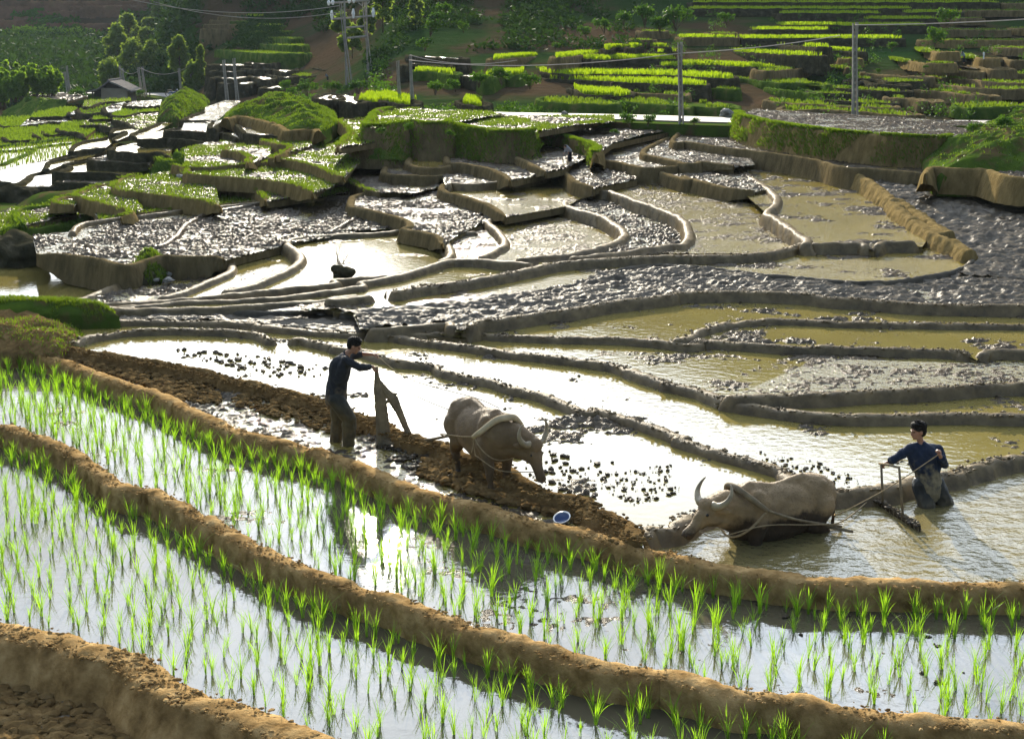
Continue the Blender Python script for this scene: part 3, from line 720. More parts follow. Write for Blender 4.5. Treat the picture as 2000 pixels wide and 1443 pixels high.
T('Gh', 0.65, "g -200,715 0,732 200,715 400,700 550,690 640,645 750,600 900,580 1030,540 1090,500", 'grassmud', "g 1100,430 0,500 -200,560", drop=0.4, mat='wall', w=0.14)
T('Gi', 0.95, "g 400,505 250,512 205,535 215,560 320,575 420,602 458,640 420,680", 'grassmud', "g 640,620 650,540", drop=GD, **GM)
T('Gj', 0.90, "g 700,618 648,640 700,645 800,652 950,680 1100,716 1200,752 1280,790 1350,812", 'grassmud', "g 1520,700 1520,620 1300,570 1250,480 1100,400 1030,560", drop=GD, **GM)
T('Gk', 1.1, "g 540,458 620,480 750,510 830,515 853,540 780,582 690,618", 'grassmud', "g 1050,520 1060,440", drop=GD, **GM)
T('Gn', 1.75, "g 1640,255 1500,262 1340,268 1400,330 1450,380 1420,420 1300,520", 'grassmud', "g 1750,480 1850,460 1800,430 1640,380", drop=GD, **GM)
T('Go', 1.6, "g 1420,480 1550,480 1700,490 1850,465 1900,430", 'grass', "g 1800,380 1500,350", drop=0.9, mat='greenwall', batter=0.6)
# high green shelf below the road
T('G1', 2.35, "g 1850,160 1750,175 1695,200 1660,250 1625,330 c 0,1190 250,1210 380,1180", 'grassmud', "c 950,1120 800,1100 0,1065", drop=2.0, mat='wall', batter=0.5, amp=0.16)
bankgrass('G1', 2.0, 0.5, 0.2, 14000, 0.16, 0.035, top=-1.0, bot=0.9, seed=5)
T('G2', 2.15, "c 100,1195 250,1205 450,1215 650,1255 850,1280 1000,1290 1200,1270", 'grassmud', "c 1600,1230 2000,1200 2000,1140 1300,1140 700,1130", drop=1.6, mat='wall', batter=0.4, amp=0.16)
bankgrass('G2', 1.6, 0.4, 0.2, 12000, 0.16, 0.035, top=-1.0, bot=0.9, seed=6)
T('G2b', 0.95, "g 2000,440 1895,450 1880,520 1890,610", 'grassmud', "h 100,340 440,430 330,480 150,500", drop=GD, **GM)
# dark banked ponds, left
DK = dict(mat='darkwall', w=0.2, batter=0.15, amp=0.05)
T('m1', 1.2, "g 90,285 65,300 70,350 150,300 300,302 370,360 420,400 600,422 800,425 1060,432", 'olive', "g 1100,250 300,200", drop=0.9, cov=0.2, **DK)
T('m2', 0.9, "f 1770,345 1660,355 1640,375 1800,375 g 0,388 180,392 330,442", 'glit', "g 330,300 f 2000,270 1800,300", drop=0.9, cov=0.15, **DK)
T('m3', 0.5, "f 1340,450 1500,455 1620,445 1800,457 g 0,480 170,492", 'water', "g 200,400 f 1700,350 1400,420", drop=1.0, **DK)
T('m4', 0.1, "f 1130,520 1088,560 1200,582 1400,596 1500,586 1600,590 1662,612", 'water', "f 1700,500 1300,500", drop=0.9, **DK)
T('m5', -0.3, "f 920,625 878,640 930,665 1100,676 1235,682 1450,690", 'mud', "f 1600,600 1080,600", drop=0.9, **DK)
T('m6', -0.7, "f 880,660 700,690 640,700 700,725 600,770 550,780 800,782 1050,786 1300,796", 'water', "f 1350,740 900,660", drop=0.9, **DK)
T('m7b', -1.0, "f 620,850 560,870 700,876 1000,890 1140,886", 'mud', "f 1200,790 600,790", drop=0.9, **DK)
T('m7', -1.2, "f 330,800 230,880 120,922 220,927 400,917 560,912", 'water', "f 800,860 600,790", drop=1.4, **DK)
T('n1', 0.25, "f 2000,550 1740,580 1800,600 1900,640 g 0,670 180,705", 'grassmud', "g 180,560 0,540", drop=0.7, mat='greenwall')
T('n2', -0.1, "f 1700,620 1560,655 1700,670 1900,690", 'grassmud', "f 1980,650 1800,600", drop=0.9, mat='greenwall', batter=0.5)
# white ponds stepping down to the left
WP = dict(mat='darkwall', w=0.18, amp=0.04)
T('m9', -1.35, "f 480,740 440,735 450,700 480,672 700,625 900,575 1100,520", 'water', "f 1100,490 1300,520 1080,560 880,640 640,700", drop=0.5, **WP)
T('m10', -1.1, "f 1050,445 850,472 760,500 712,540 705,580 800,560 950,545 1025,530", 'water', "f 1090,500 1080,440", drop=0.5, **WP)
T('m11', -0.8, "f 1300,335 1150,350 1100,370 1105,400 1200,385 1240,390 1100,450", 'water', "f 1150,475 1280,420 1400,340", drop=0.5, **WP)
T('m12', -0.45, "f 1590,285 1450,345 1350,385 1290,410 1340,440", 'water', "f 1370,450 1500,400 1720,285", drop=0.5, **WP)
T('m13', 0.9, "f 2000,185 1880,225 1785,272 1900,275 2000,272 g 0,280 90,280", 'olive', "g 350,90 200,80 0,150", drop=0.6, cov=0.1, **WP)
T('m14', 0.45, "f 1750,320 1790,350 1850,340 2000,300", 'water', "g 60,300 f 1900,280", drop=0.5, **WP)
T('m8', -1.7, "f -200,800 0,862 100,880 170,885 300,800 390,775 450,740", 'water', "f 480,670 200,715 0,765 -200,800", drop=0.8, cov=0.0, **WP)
# rice fields in the valley, far left
field(-2.0, 'ricewater', "f -200,830 0,760 200,712 480,660 700,600 720,560 850,470 1050,440 900,440 740,480 400,520 0,560 -200,590")
for nm, z, sp in (('w1', -1.9, "f -100,680 0,700 100,660 240,600 330,550"), ('w2', -1.9, "f -100,600 0,575 200,560 450,520 700,490 820,460"), ('w3', -1.9, "f -100,540 0,520 300,490 480,465 800,420")):
    L(nm, z, sp); bund(nm, drop=0.3, w=0.3, mat='greenwall', amp=0.06)
field(-2.05, 'ricewater', "f -200,620 0,575 450,520 720,490 1050,440 1090,400 800,400 0,480 -200,520")
VL = dict(mat='darkwall', w=0.3, amp=0.08)
T('x0', -2.1, "f -100,545 0,530 260,480 490,460 820,420 1090,400", 'ricefar', "f 1090,330 600,300 0,320 -100,330", drop=0.5, **VL)
T('x1', -1.9, "f 20,430 110,470 300,455", 'ricefar', "f 330,350 100,350", drop=0.9, **VL)
T('x2', -1.9, "f 290,380 400,440", 'ricefar', "f 480,400 480,330 300,330", drop=0.9, **VL)
T('x3', -1.9, "f 415,370 480,415 620,400", 'ricefar', "f 700,330 430,330", drop=0.9, **VL)
T('x4', -1.7, "f 580,345 575,365 660,385 800,400 820,430", 'ricefar', "f 980,330 800,280 600,310", drop=0.8, **VL)
T('x5', -1.5, "f 780,320 860,325 980,320 1100,345 1200,345", 'grassmud', "f 1280,300 1100,240 800,290", drop=0.7, cov=0.7, **VL)
T('x6', -2.0, "f -50,310 0,310 30,335 200,330 250,318 400,310 600,290 900,270", 'ricefar', "f 1100,240 900,230 500,230 0,250", drop=0.9, **VL)
T('x7', -1.8, "f 190,325 260,320 400,305 500,290 650,290 800,285", 'glit', "f 810,240 700,210 560,240 380,250 260,270", drop=0.4, cov=0.25, **VL)
T('x8', -1.6, "f 300,235 340,245 480,240 600,235 680,225", 'ricefar', "f 760,150 600,150 330,205", drop=0.5, **VL)
T('x9', -1.3, "f 680,190 690,210 780,215", 'glit', "f 880,200 800,160", drop=0.4, cov=0.2, **VL)
T('x10', -1.3, "f 905,245 910,265 1050,260 1110,250", 'ricefar', "f 1100,200 940,200", drop=0.7, **VL)
T('x11', -1.1, "f 775,160 775,190 850,210 1020,195", 'grass', "f 1100,140 1280,80 850,120", drop=0.9, **VL)
T('x12', -0.9, "f 1030,140 1025,170 1080,200 1160,180", 'glit', "f 1240,130 1220,95 1100,120", drop=0.6, cov=0.2, **VL)
T('x13', -0.8, "f 1080,215 1200,235 1350,200 1550,180", 'ricefar', "f 1560,130 1240,145", drop=0.5, **VL)
T('x14', -0.6, "f 1225,105 1240,135 1400,142 1560,130", 'glit', "f 1580,75 1300,90", drop=0.5, cov=0.25, **VL)
T('x15', -0.9, "f 1100,260 1250,300 1350,360 1540,330 1640,270", 'grassmud', "f 1560,190 1300,200 1120,240", drop=0.7, cov=0.75, **VL)
T('x16', -1.0, "f 800,130 860,145 1000,100 1280,85", 'ricewater', "f 1280,60 830,80", drop=0.4, **VL)
T('x17', -1.6, "f 270,40 350,60 500,75 660,80", 'mud', "f 860,40 830,10 300,35", drop=2.6, cov=0.5, mat='greenwall', batter=1.6, w=0.2, amp=0.2)

# ================================================================ road
road_c = [(-160, 180, -3.2), (100, 181, -2.6), (300, 183, -2.3), (380, 192, -1.9), (470, 195.5, -1.3), (560, 199, -0.3), (640, 206, 0.5), (740, 214, 1.2), (860, 219, 1.6), (960, 222.5, 1.8), (1100, 225.5, 1.95), (1250, 229, 2.0), (1430, 234.5, 2.05), (1600, 238, 2.15), (1870, 239, 2.4), (1990, 240, 2.6), (2250, 241, 3.2)]
rc = smooth_line([at(u, v, z) for u, v, z in road_c])
def ribbon(name, line, w, mat, dz=0.0, thick=0.25, kind='structure'):
    n = len(line); V = []; F = []
    for i, p in enumerate(line):
        t = (line[min(n - 1, i + 1)] - line[max(0, i - 1)]); t.z = 0; t.normalize()
        r = Vector((t.y, -t.x, 0))
        for s, h in ((-1, -thick), (-1, 0), (1, 0), (1, -thick)):
            q = p + r * (w / 2 * s); V.append((q.x, q.y, q.z + h + dz))
    for i in range(n - 1):
        for j in range(3):
            a = i * 4 + j; F.append((a, a + 4, a + 5, a + 1))
    return mesh_obj(name, V, F, mat, kind=kind)
ribbon('road', rc, 4.4, M['road'])
ribbon('road_verge', rc, 8.0, M['grassground'], dz=-0.08, thick=1.5)

# ================================================================ hillside terraces
def row(Dfn, spec, kind, drop=2.5, run=9.0, wall='darkwall', w=0.25, batter=0.15, amp=0.07, n=None, dz=0.0, cov=None):
    px = parse(spec)
    while len(px) > 2 and px[0][1] - px[1][1] > 5: px.pop(0)
    while len(px) > 2 and px[-1][1] - px[-2][1] > 5: px.pop()
    vm = sum(v for u, v in px) / len(px)
    D = Dfn(vm); z = zat(vm, D) + dz
    zz = min(z, CAM_H - 0.35)
    if abs(z - CAM_H) < 1.5 or z > CAM_H:         # near or above eye level: place by distance
        P = [atY(u, v, D + (u - 1000) * 0.0) for u, v in px]
        P = [Vector((p.x, p.y + (p.z - z) * -0.0, z)) for p in P]
    else:
        P = [at(u, v, z) for u, v in px]
        P = [p if abs(p.y - D) < 16 else Vector((p.x * (D + 16 * np.sign(p.y - D)) / p.y, D + 16 * np.sign(p.y - D), z)) for p in P]
    ln = smooth_line(P)
    nm = 'row%d' % len(LN); 
    first, last = ln[0], ln[-1]
    k0 = first + Vector((-0.6 if True else 0, run * 0.5, 0)); k1 = last + Vector((0.6, run * 0.5, 0))
    full = smooth_line([first + Vector((0.4, run, 0)), k0 + Vector((0.2, 0, 0)), first]) [:-1] + ln + smooth_line([last, k1 + Vector((-0.2, 0, 0)), last + Vector((-0.4, run, 0))])[1:]
    full = [Vector((p.x, p.y, p.z + 0.12)) for p in full]
    LN[nm] = full
    bund(nm, drop=drop, back=0.2, w=w, mat=wall, amp=amp, name='terrace_bank', batter=batter, taper=0)
    poly = [(p.x, p.y) for p in ln] + [(p.x - 0.5 * (1 if i == 0 else 0), p.y + run) for i, p in enumerate(ln[::-1])]
    area = run * sum((ln[i + 1] - ln[i]).length for i in range(len(ln) - 1)); s = FPX / D
    FIELDN[0] += 1; sd = FIELDN[0]
    if kind == 'rice':
        flat('rice_ground', poly, z, M['ricefield'])
        g = blades('young_rice', poly, z + 0.02, n or int(min(5000, area * 34)), 0.48, 0.05 + 0.8 / s, M['ricefar'], seed=sd, bend=0.12)
        tag(g, 'strip of glowing green young rice on a hillside terrace', 'rice', kind='stuff')
    elif kind == 'weedy':
        flat('grass_ground', poly, z, M['grassground'])
        g = blades('grass', poly, z + 0.02, n or int(min(2500, area * 12)), 0.3, 0.07 + 0.9 / s, M['weed'], seed=sd, thr=0.45, bend=0.3)
        if g: tag(g, 'low weeds on a brown hillside terrace', 'grass', kind='stuff')
    elif kind == 'bare':
        flat('grass_ground', poly, z, M['redhill'])
    else:
        flat('water', poly, z, M['water_glit'])
        mudsheet('paddy_mud', poly, z, M['mud'], cov=0.3 if cov is None else cov, amp=0.05, seed=sd)
    return z
DR = lambda v: 95 + (225 - v) * 0.40
DL = lambda v: 150 + (195 - v) * 0.60
DH = lambda v: 400 + (75 - v) * 0.2
# right: small brown terraces
for sp, k, wl in (
    ("e -250,1100 0,1090 330,1110 700,1135 1000,1150 1300,1180", 'weedy', 'wall'),
    ("e -400,1010 -100,1040 0,1040 330,1060 760,1075", 'weedy', 'wall'),
    ("e 0,975 300,1010 760,1030", 'weedy', 'darkwall'), ("e 760,1020 800,980 900,985 1030,1005", 'weedy', 'wall'),
    ("e 1000,1105 1060,1000 1200,1015 1450,1062", 'mud', 'wall'), ("e 1320,1170 1500,1075 1800,1060 2000,1060 2300,1080", 'weedy', 'greenwall'),
    ("e 0,930 330,938 680,965", 'weedy', 'darkwall'), ("e 1550,1020 1600,950 1750,960 2300,1000", 'mud', 'wall'),
    ("e 890,975 950,890 1200,912 1500,942 1620,950", 'weedy', 'wall'), ("e 150,875 600,907 890,918", 'weedy', 'darkwall'),
    ("e 850,905 900,842 1100,838 1300,852 1600,880 2300,895", 'weedy', 'wall'), ("e 380,812 440,800 560,832 880,850", 'mud', 'darkwall'),
    ("e 1150,830 1200,778 1500,792 1750,822 2300,840", 'weedy', 'wall'), ("e 450,782 600,792 700,812 1020,812", 'weedy', 'darkwall'),
    ("e 1500,730 1700,732 2300,745", 'weedy', 'wall'), ("e 540,735 800,756 1100,772", 'mud', 'wall'),
    ("e 1430,625 1480,650 1700,690 1900,690", 'mud', 'wall'), ("e 1090,690 1300,700 1600,720", 'mud', 'wall'),
    ("e 550,600 590,548 750,582 900,612 1080,632 1320,635", 'weedy', 'brownwall'), ("e 270,645 310,590 400,590 480,690", 'weedy', 'brownwall'),
    ("e 1450,600 1700,610 1780,600", 'mud', 'darkwall'), ("e 1820,575 1900,600 2300,600", 'mud', 'wall'),
    ("e 1310,560 1330,535 1480,545 1560,580 1740,590", 'weedy', 'brownwall'),
    ("e 890,490 930,442 1050,490 1150,520 1350,530", 'weedy', 'brownwall'), ("e 1610,500 1640,470 1800,480 2300,490", 'weedy', 'wall'),
    ("e 1060,430 1085,380 1300,390 1600,408 1900,425 2300,430", 'weedy', 'brownwall'),
    ("e 1200,340 1240,290 1500,305 1850,318", 'weedy', 'wall'), ("e 1860,410 1900,330 1970,285 2300,290", 'weedy', 'brownwall'),
    ("e 1320,230 1360,180 1600,203 2300,240", 'weedy', 'wall'), ("e 1450,140 1485,108 1700,112 2300,120", 'weedy', 'wall'),
    ("e 1800,80 1850,40 2300,45", 'weedy', 'wall')):
    row(DR, sp, k, wall=wl, drop=0.75, run=5.0)
# green rice terraces
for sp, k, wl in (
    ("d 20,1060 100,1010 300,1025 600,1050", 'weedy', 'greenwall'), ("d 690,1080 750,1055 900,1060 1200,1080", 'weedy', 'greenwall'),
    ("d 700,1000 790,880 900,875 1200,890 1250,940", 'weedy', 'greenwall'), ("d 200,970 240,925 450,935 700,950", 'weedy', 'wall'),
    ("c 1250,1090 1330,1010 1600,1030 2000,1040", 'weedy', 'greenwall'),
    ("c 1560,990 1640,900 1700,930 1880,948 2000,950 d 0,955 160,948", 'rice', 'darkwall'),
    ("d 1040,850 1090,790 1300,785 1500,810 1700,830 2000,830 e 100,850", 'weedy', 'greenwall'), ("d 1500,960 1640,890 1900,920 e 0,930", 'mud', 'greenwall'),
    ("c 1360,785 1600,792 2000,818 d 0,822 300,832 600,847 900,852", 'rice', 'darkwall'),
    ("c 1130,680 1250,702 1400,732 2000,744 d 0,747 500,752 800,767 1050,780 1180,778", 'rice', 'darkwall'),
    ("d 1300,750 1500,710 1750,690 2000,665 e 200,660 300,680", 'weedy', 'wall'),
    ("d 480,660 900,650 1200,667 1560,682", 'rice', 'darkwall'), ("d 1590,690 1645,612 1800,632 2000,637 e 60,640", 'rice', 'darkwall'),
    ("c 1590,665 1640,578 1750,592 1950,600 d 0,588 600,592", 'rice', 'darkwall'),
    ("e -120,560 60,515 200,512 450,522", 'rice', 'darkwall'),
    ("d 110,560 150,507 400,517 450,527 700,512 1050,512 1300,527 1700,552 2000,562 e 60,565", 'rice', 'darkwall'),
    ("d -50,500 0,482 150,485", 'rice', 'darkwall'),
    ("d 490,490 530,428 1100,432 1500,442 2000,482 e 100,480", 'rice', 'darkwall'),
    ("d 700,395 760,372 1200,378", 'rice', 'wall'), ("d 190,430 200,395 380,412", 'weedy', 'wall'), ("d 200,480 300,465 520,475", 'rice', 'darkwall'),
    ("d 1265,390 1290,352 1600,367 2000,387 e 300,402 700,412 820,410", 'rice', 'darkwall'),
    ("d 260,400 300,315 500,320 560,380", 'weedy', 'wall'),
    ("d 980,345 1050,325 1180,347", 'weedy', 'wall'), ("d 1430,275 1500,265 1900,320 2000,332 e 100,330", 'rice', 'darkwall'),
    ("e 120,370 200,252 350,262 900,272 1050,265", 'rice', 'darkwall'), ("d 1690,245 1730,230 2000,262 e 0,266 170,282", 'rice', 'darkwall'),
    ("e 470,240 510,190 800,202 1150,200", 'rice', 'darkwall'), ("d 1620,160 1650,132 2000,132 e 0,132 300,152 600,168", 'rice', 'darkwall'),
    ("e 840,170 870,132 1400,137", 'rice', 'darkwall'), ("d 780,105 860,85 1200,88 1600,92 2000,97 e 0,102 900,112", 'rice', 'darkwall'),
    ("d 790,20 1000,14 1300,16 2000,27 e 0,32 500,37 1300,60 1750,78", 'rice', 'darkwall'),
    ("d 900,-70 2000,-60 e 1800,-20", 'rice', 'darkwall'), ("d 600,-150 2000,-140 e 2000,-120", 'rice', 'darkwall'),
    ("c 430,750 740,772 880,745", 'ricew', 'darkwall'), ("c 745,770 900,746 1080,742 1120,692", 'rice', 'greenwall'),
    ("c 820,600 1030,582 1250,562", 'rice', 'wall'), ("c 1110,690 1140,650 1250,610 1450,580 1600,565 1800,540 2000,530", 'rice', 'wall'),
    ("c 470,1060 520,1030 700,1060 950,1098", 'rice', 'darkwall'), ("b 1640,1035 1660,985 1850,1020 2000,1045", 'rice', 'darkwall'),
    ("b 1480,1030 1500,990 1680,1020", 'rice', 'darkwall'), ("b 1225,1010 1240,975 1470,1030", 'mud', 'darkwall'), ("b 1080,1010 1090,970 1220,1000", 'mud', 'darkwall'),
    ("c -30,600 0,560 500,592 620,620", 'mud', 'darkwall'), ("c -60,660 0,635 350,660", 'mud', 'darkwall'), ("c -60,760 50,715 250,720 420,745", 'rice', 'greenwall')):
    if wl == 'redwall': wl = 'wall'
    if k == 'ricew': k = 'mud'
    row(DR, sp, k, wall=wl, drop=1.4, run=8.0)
# middle left hillside
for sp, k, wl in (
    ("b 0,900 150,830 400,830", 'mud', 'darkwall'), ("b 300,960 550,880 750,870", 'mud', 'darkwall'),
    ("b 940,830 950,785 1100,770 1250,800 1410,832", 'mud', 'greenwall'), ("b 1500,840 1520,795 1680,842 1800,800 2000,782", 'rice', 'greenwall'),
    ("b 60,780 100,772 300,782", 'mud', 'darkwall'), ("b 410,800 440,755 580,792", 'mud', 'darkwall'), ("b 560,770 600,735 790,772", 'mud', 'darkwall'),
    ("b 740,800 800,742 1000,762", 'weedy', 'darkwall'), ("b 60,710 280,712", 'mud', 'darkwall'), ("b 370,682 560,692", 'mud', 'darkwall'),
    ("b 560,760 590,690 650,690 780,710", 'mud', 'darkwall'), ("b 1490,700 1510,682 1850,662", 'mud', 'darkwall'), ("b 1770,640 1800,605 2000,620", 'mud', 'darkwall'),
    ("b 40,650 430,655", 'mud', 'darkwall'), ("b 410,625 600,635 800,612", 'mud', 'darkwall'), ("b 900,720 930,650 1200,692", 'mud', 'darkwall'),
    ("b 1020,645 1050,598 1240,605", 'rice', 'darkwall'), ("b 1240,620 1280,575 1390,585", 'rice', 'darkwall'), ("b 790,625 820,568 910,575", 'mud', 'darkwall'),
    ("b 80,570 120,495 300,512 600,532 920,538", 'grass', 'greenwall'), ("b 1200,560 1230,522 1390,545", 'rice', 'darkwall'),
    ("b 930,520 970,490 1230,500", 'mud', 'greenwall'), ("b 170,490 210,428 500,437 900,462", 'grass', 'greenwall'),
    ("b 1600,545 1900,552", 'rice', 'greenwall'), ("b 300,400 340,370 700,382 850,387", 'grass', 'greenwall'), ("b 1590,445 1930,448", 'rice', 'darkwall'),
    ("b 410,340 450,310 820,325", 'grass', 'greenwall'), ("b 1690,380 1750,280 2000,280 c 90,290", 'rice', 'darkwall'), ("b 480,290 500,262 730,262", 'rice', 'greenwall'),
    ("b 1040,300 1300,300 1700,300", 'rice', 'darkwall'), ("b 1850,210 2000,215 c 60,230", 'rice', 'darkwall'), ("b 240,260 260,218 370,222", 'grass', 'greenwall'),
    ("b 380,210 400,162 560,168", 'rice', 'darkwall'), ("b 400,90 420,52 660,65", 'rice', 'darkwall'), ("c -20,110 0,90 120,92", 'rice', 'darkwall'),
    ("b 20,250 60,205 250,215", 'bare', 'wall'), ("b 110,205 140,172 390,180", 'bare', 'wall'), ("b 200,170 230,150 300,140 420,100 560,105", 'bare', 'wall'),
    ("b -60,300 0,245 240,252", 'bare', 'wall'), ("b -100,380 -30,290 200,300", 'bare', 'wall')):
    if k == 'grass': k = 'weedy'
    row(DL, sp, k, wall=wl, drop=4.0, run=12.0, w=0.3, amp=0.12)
# far left brown terraces
for sp, k in (("a -200,235 400,242 1250,230", 'bare'), ("a -200,310 50,308 1045,300", 'bare'), ("a 1380,470 1480,440 1640,322 2000,330", 'bare'), ("a 370,160 380,118 700,120 1450,150", 'bare'),
              ("a -200,72 260,78", 'bare'), ("a 1640,400 1750,285 2000,290", 'bare'), ("a 700,70 1500,60", 'bare'), ("a -200,195 240,205", 'mud'), ("a 150,180 360,168", 'mud'),
              ("a -300,20 900,10 1900,15", 'bare'), ("a 1750,110 2000,110 b 200,100", 'bare'), ("a 1800,200 2000,200 b 100,200", 'bare')):
    row(DH, sp, k, wall='redhill', drop=3.6, run=7.0, w=0.6, amp=0.35, batter=0.35)

# ================================================================ hills behind
def hill_z(u, D):
    f = 1 / (1 + math.exp(-(u - 700) / 45.0))       # 0 = left slope, 1 = right slope
    g = 1 / (1 + math.exp(-(u - 400) / 25.0))       # 0 = far left valley side
    def left(D):
        v = 195 - (D - 150) / 0.6
        z = zat(v, D) if D > 150 else zat(195, 150) - (150 - D) * 0.02
        if D > 250: z = min(zat(195 - 100 / 0.6, 250) + (D - 250) * 0.62, 7 + D * 0.065)
        if D < 230: w = -3.6
        elif D < 400: w = -3.6 + (D - 230) / 170 * 7.4
        else: w = min(3.8 + (D - 400) * 0.6, 7 + D * 0.03)
        return z * g + w * (1 - g)
    def right(D):
        v = 225 - (D - 95) / 0.4
        if D <= 95: return 1.2 - (95 - D) * 0.02
        if D <= 185: return zat(v, D)
        es = np.interp(u, [700, 850, 1130, 1280, 1450, 1800, 2000, 2400], [5.5, 8.2, 9.4, 10.6, 12.2, 15, 17, 19])
        top = 7.15 + math.tan(math.radians(es)) * 420
        t = min(1.0, (D - 185) / 235.0)
        z185 = zat(0, 185)
        return z185 + (top - z185) * (t ** 0.9) + max(0, D - 420) * 0.02
    return left(D) * (1 - f) + right(D) * f
Us = np.linspace(-900, 2900, 190); Ds = np.concatenate([np.linspace(88, 300, 100), np.linspace(304, 440, 34), np.geomspace(445, 1500, 36)])
V = []
for D in Ds:
    for u in Us:
        z = hill_z(u, D)
        x = (u - 1000) / FPX * D / _c
        nz = (float(fbm(np.array([x / 60.]), np.array([D / 60.]), 4, 5)[0]) - .5)
        drop = 0.1 if u > 750 else 0.7
        amp = 0.6 if D < 190 else (min(22, 0.6 + (D - 190) * 0.09) if u > 700 else 1.5)
        V.append((x, D, z - drop - 0.6 + nz * amp))
nu = len(Us)
i = np.arange(len(Ds) - 1)[:, None]; j = np.arange(nu - 1)[None]; a = (i * nu + j).ravel()
mesh_obj('hills', V, np.stack([a, a + 1, a + nu + 1, a + nu], 1), M['hill'], smooth=True, kind='structure')

# ================================================================ soil under everything
allp = np.array([[p.x, p.y, p.z] for k, l in LN.items() for p in l[::3]] + FPTS)
ys = np.geomspace(9, 90, 170); us = np.linspace(-500, 2500, 170)
V = []
for Y in ys:
    xs = (us - 1000) / FPX * Y / _c
    d2 = (allp[None, :, 0] - xs[:, None]) ** 2 + (allp[None, :, 1] - Y) ** 2
    R = 1.3 + Y * 0.025
    zmin = np.where(d2 < R * R, allp[None, :, 2], 99).min(1)
    near = allp[d2.argmin(1), 2]
    zz = np.where(zmin < 90, zmin, near) - 0.5
    for k in range(len(us)): V.append([xs[k], Y, zz[k]])
V = np.array(V)
for fz, fp in FPOLY:
    ins = inside(V[:, 0], V[:, 1], fp); V[ins, 2] = np.minimum(V[ins, 2], fz - 0.3)
V = V.reshape(len(ys), len(us), 3)
for _ in range(2):
    Z = V[:, :, 2]; Zm = Z.copy()
    Zm[1:-1, 1:-1] = np.minimum(Z[1:-1, 1:-1], (Z[2:, 1:-1] + Z[:-2, 1:-1] + Z[1:-1, 2:] + Z[1:-1, :-2]) / 4); V[:, :, 2] = Zm
nu = len(us); i = np.arange(len(ys) - 1)[:, None]; j = np.arange(nu - 1)[None]; a = (i * nu + j).ravel()
mesh_obj('soil', V.reshape(-1, 3), np.stack([a, a + 1, a + nu + 1, a + nu], 1), M['grassground'], smooth=True, kind='structure')
flat('ground', [(-4000, -3000), (4000, -3000), (4000, 4000), (-4000, 4000)], -7.0, M['hill'])
# ================================================================ rice seedlings
def seedling_mesh(seed, h=0.42, nb=16, spread=0.5):
    r = random.Random(seed); V = []; F = []
    for k in range(nb):
        a = r.uniform(0, 2 * math.pi); H = h * r.uniform(0.55, 1.1); lean = r.uniform(0.08, spread) * (1.5 if r.random() < 0.18 else 1)
        bx, by = r.gauss(0, 0.012), r.gauss(0, 0.012); w = r.uniform(0.0032, 0.0062); wa = a + math.pi / 2 + r.uniform(-.5, .5)
        wx, wy = math.cos(wa), math.sin(wa); b0 = len(V); S = 6
        for i in range(S + 1):
            t = i / S; out = H * lean * (0.35 * t + 0.65 * t ** 2.2); z = H * (t - 0.28 * lean * t ** 3)
            ww = w * (0.7 + 0.6 * t) * (1 - t ** 3)
            x = bx + math.cos(a) * out; y = by + math.sin(a) * out
            if i < S:
                V.append((x - wx * ww, y - wy * ww, z - 0.03)); V.append((x + wx * ww, y + wy * ww, z - 0.03))
            else: V.append((x, y, z - 0.03))
        for i in range(S - 1): F.append((b0 + 2 * i, b0 + 2 * i + 1, b0 + 2 * i + 3, b0 + 2 * i + 2))
        F.append((b0 + 2 * S - 2, b0 + 2 * S - 1, b0 + 2 * S))
    me = bpy.data.meshes.new('rice_seedling'); me.from_pydata(V, [], F); me.update(); me.materials.append(M['rice'])
    me.polygons.foreach_set('use_smooth', [True] * len(me.polygons))
    return me
SEED = [seedling_mesh(100 + i, h=0.40 + 0.05 * (i % 4), nb=(11, 14, 18, 15)[i % 4]) for i in range(14)]
spots = []
def grid_rows(poly, z, dx, dy, ang, jit=0.18, seed=1, dens=None):
    r = np.random.default_rng(seed); P = np.array(poly); c = P.mean(0); R = 60
    ca, sa = math.cos(ang), math.sin(ang); out = []
    nx, ny = int(60 / dx), int(60 / dy)
    I, J = np.meshgrid(np.arange(-nx, nx), np.arange(-ny, ny))
    gx = I * dx + r.normal(0, jit * dx, I.shape) + 0.10 * np.sin(J * .35 + I * .8); gy = J * dy + r.normal(0, jit * dy, I.shape)
    X = c[0] + gx * ca - gy * sa; Y = c[1] + gx * sa + gy * ca
    ok = inside(X, Y, poly) & (Y > 8)
    for x, y in zip(X[ok], Y[ok]):
        p = Vector((x, y, z)); d = p - Vector((0, 0, CAM_H)); f = d.y * _c - d.z * _s
        u = 1000 + FPX * d.x / f; v = 721.5 + FPX * (-(d.z * _c + d.y * _s)) / f
        if -60 < u < 2060 and v < 1560: out.append((x, y, z, f))
    return out
def shrink(line, off):
    out = []; n = len(line)
    for i in range(0, n, 3):
        t = line[min(n - 1, i + 2)] - line[max(0, i - 2)]; t.z = 0; t.normalize(); p = line[i] + Vector((t.y, -t.x, 0)) * off
        out.append((p.x, p.y))
    return out
PB = shrink(LN['U'], 0.42) + shrink(LN['AB'], -0.12)[::-1]
PA = shrink(LN['AB'], 0.42) + [(9, 9), (3, 9)] + shrink(LN['C0'], -0.12)[::-1]
sB = grid_rows(PB, -0.20, 0.34, 0.26, math.radians(-12), seed=3)
sA = grid_rows(PA, -0.45, 0.34, 0.31, math.radians(-22), jit=0.24, seed=4)
spots = sorted(sA + sB, key=lambda s: s[3])
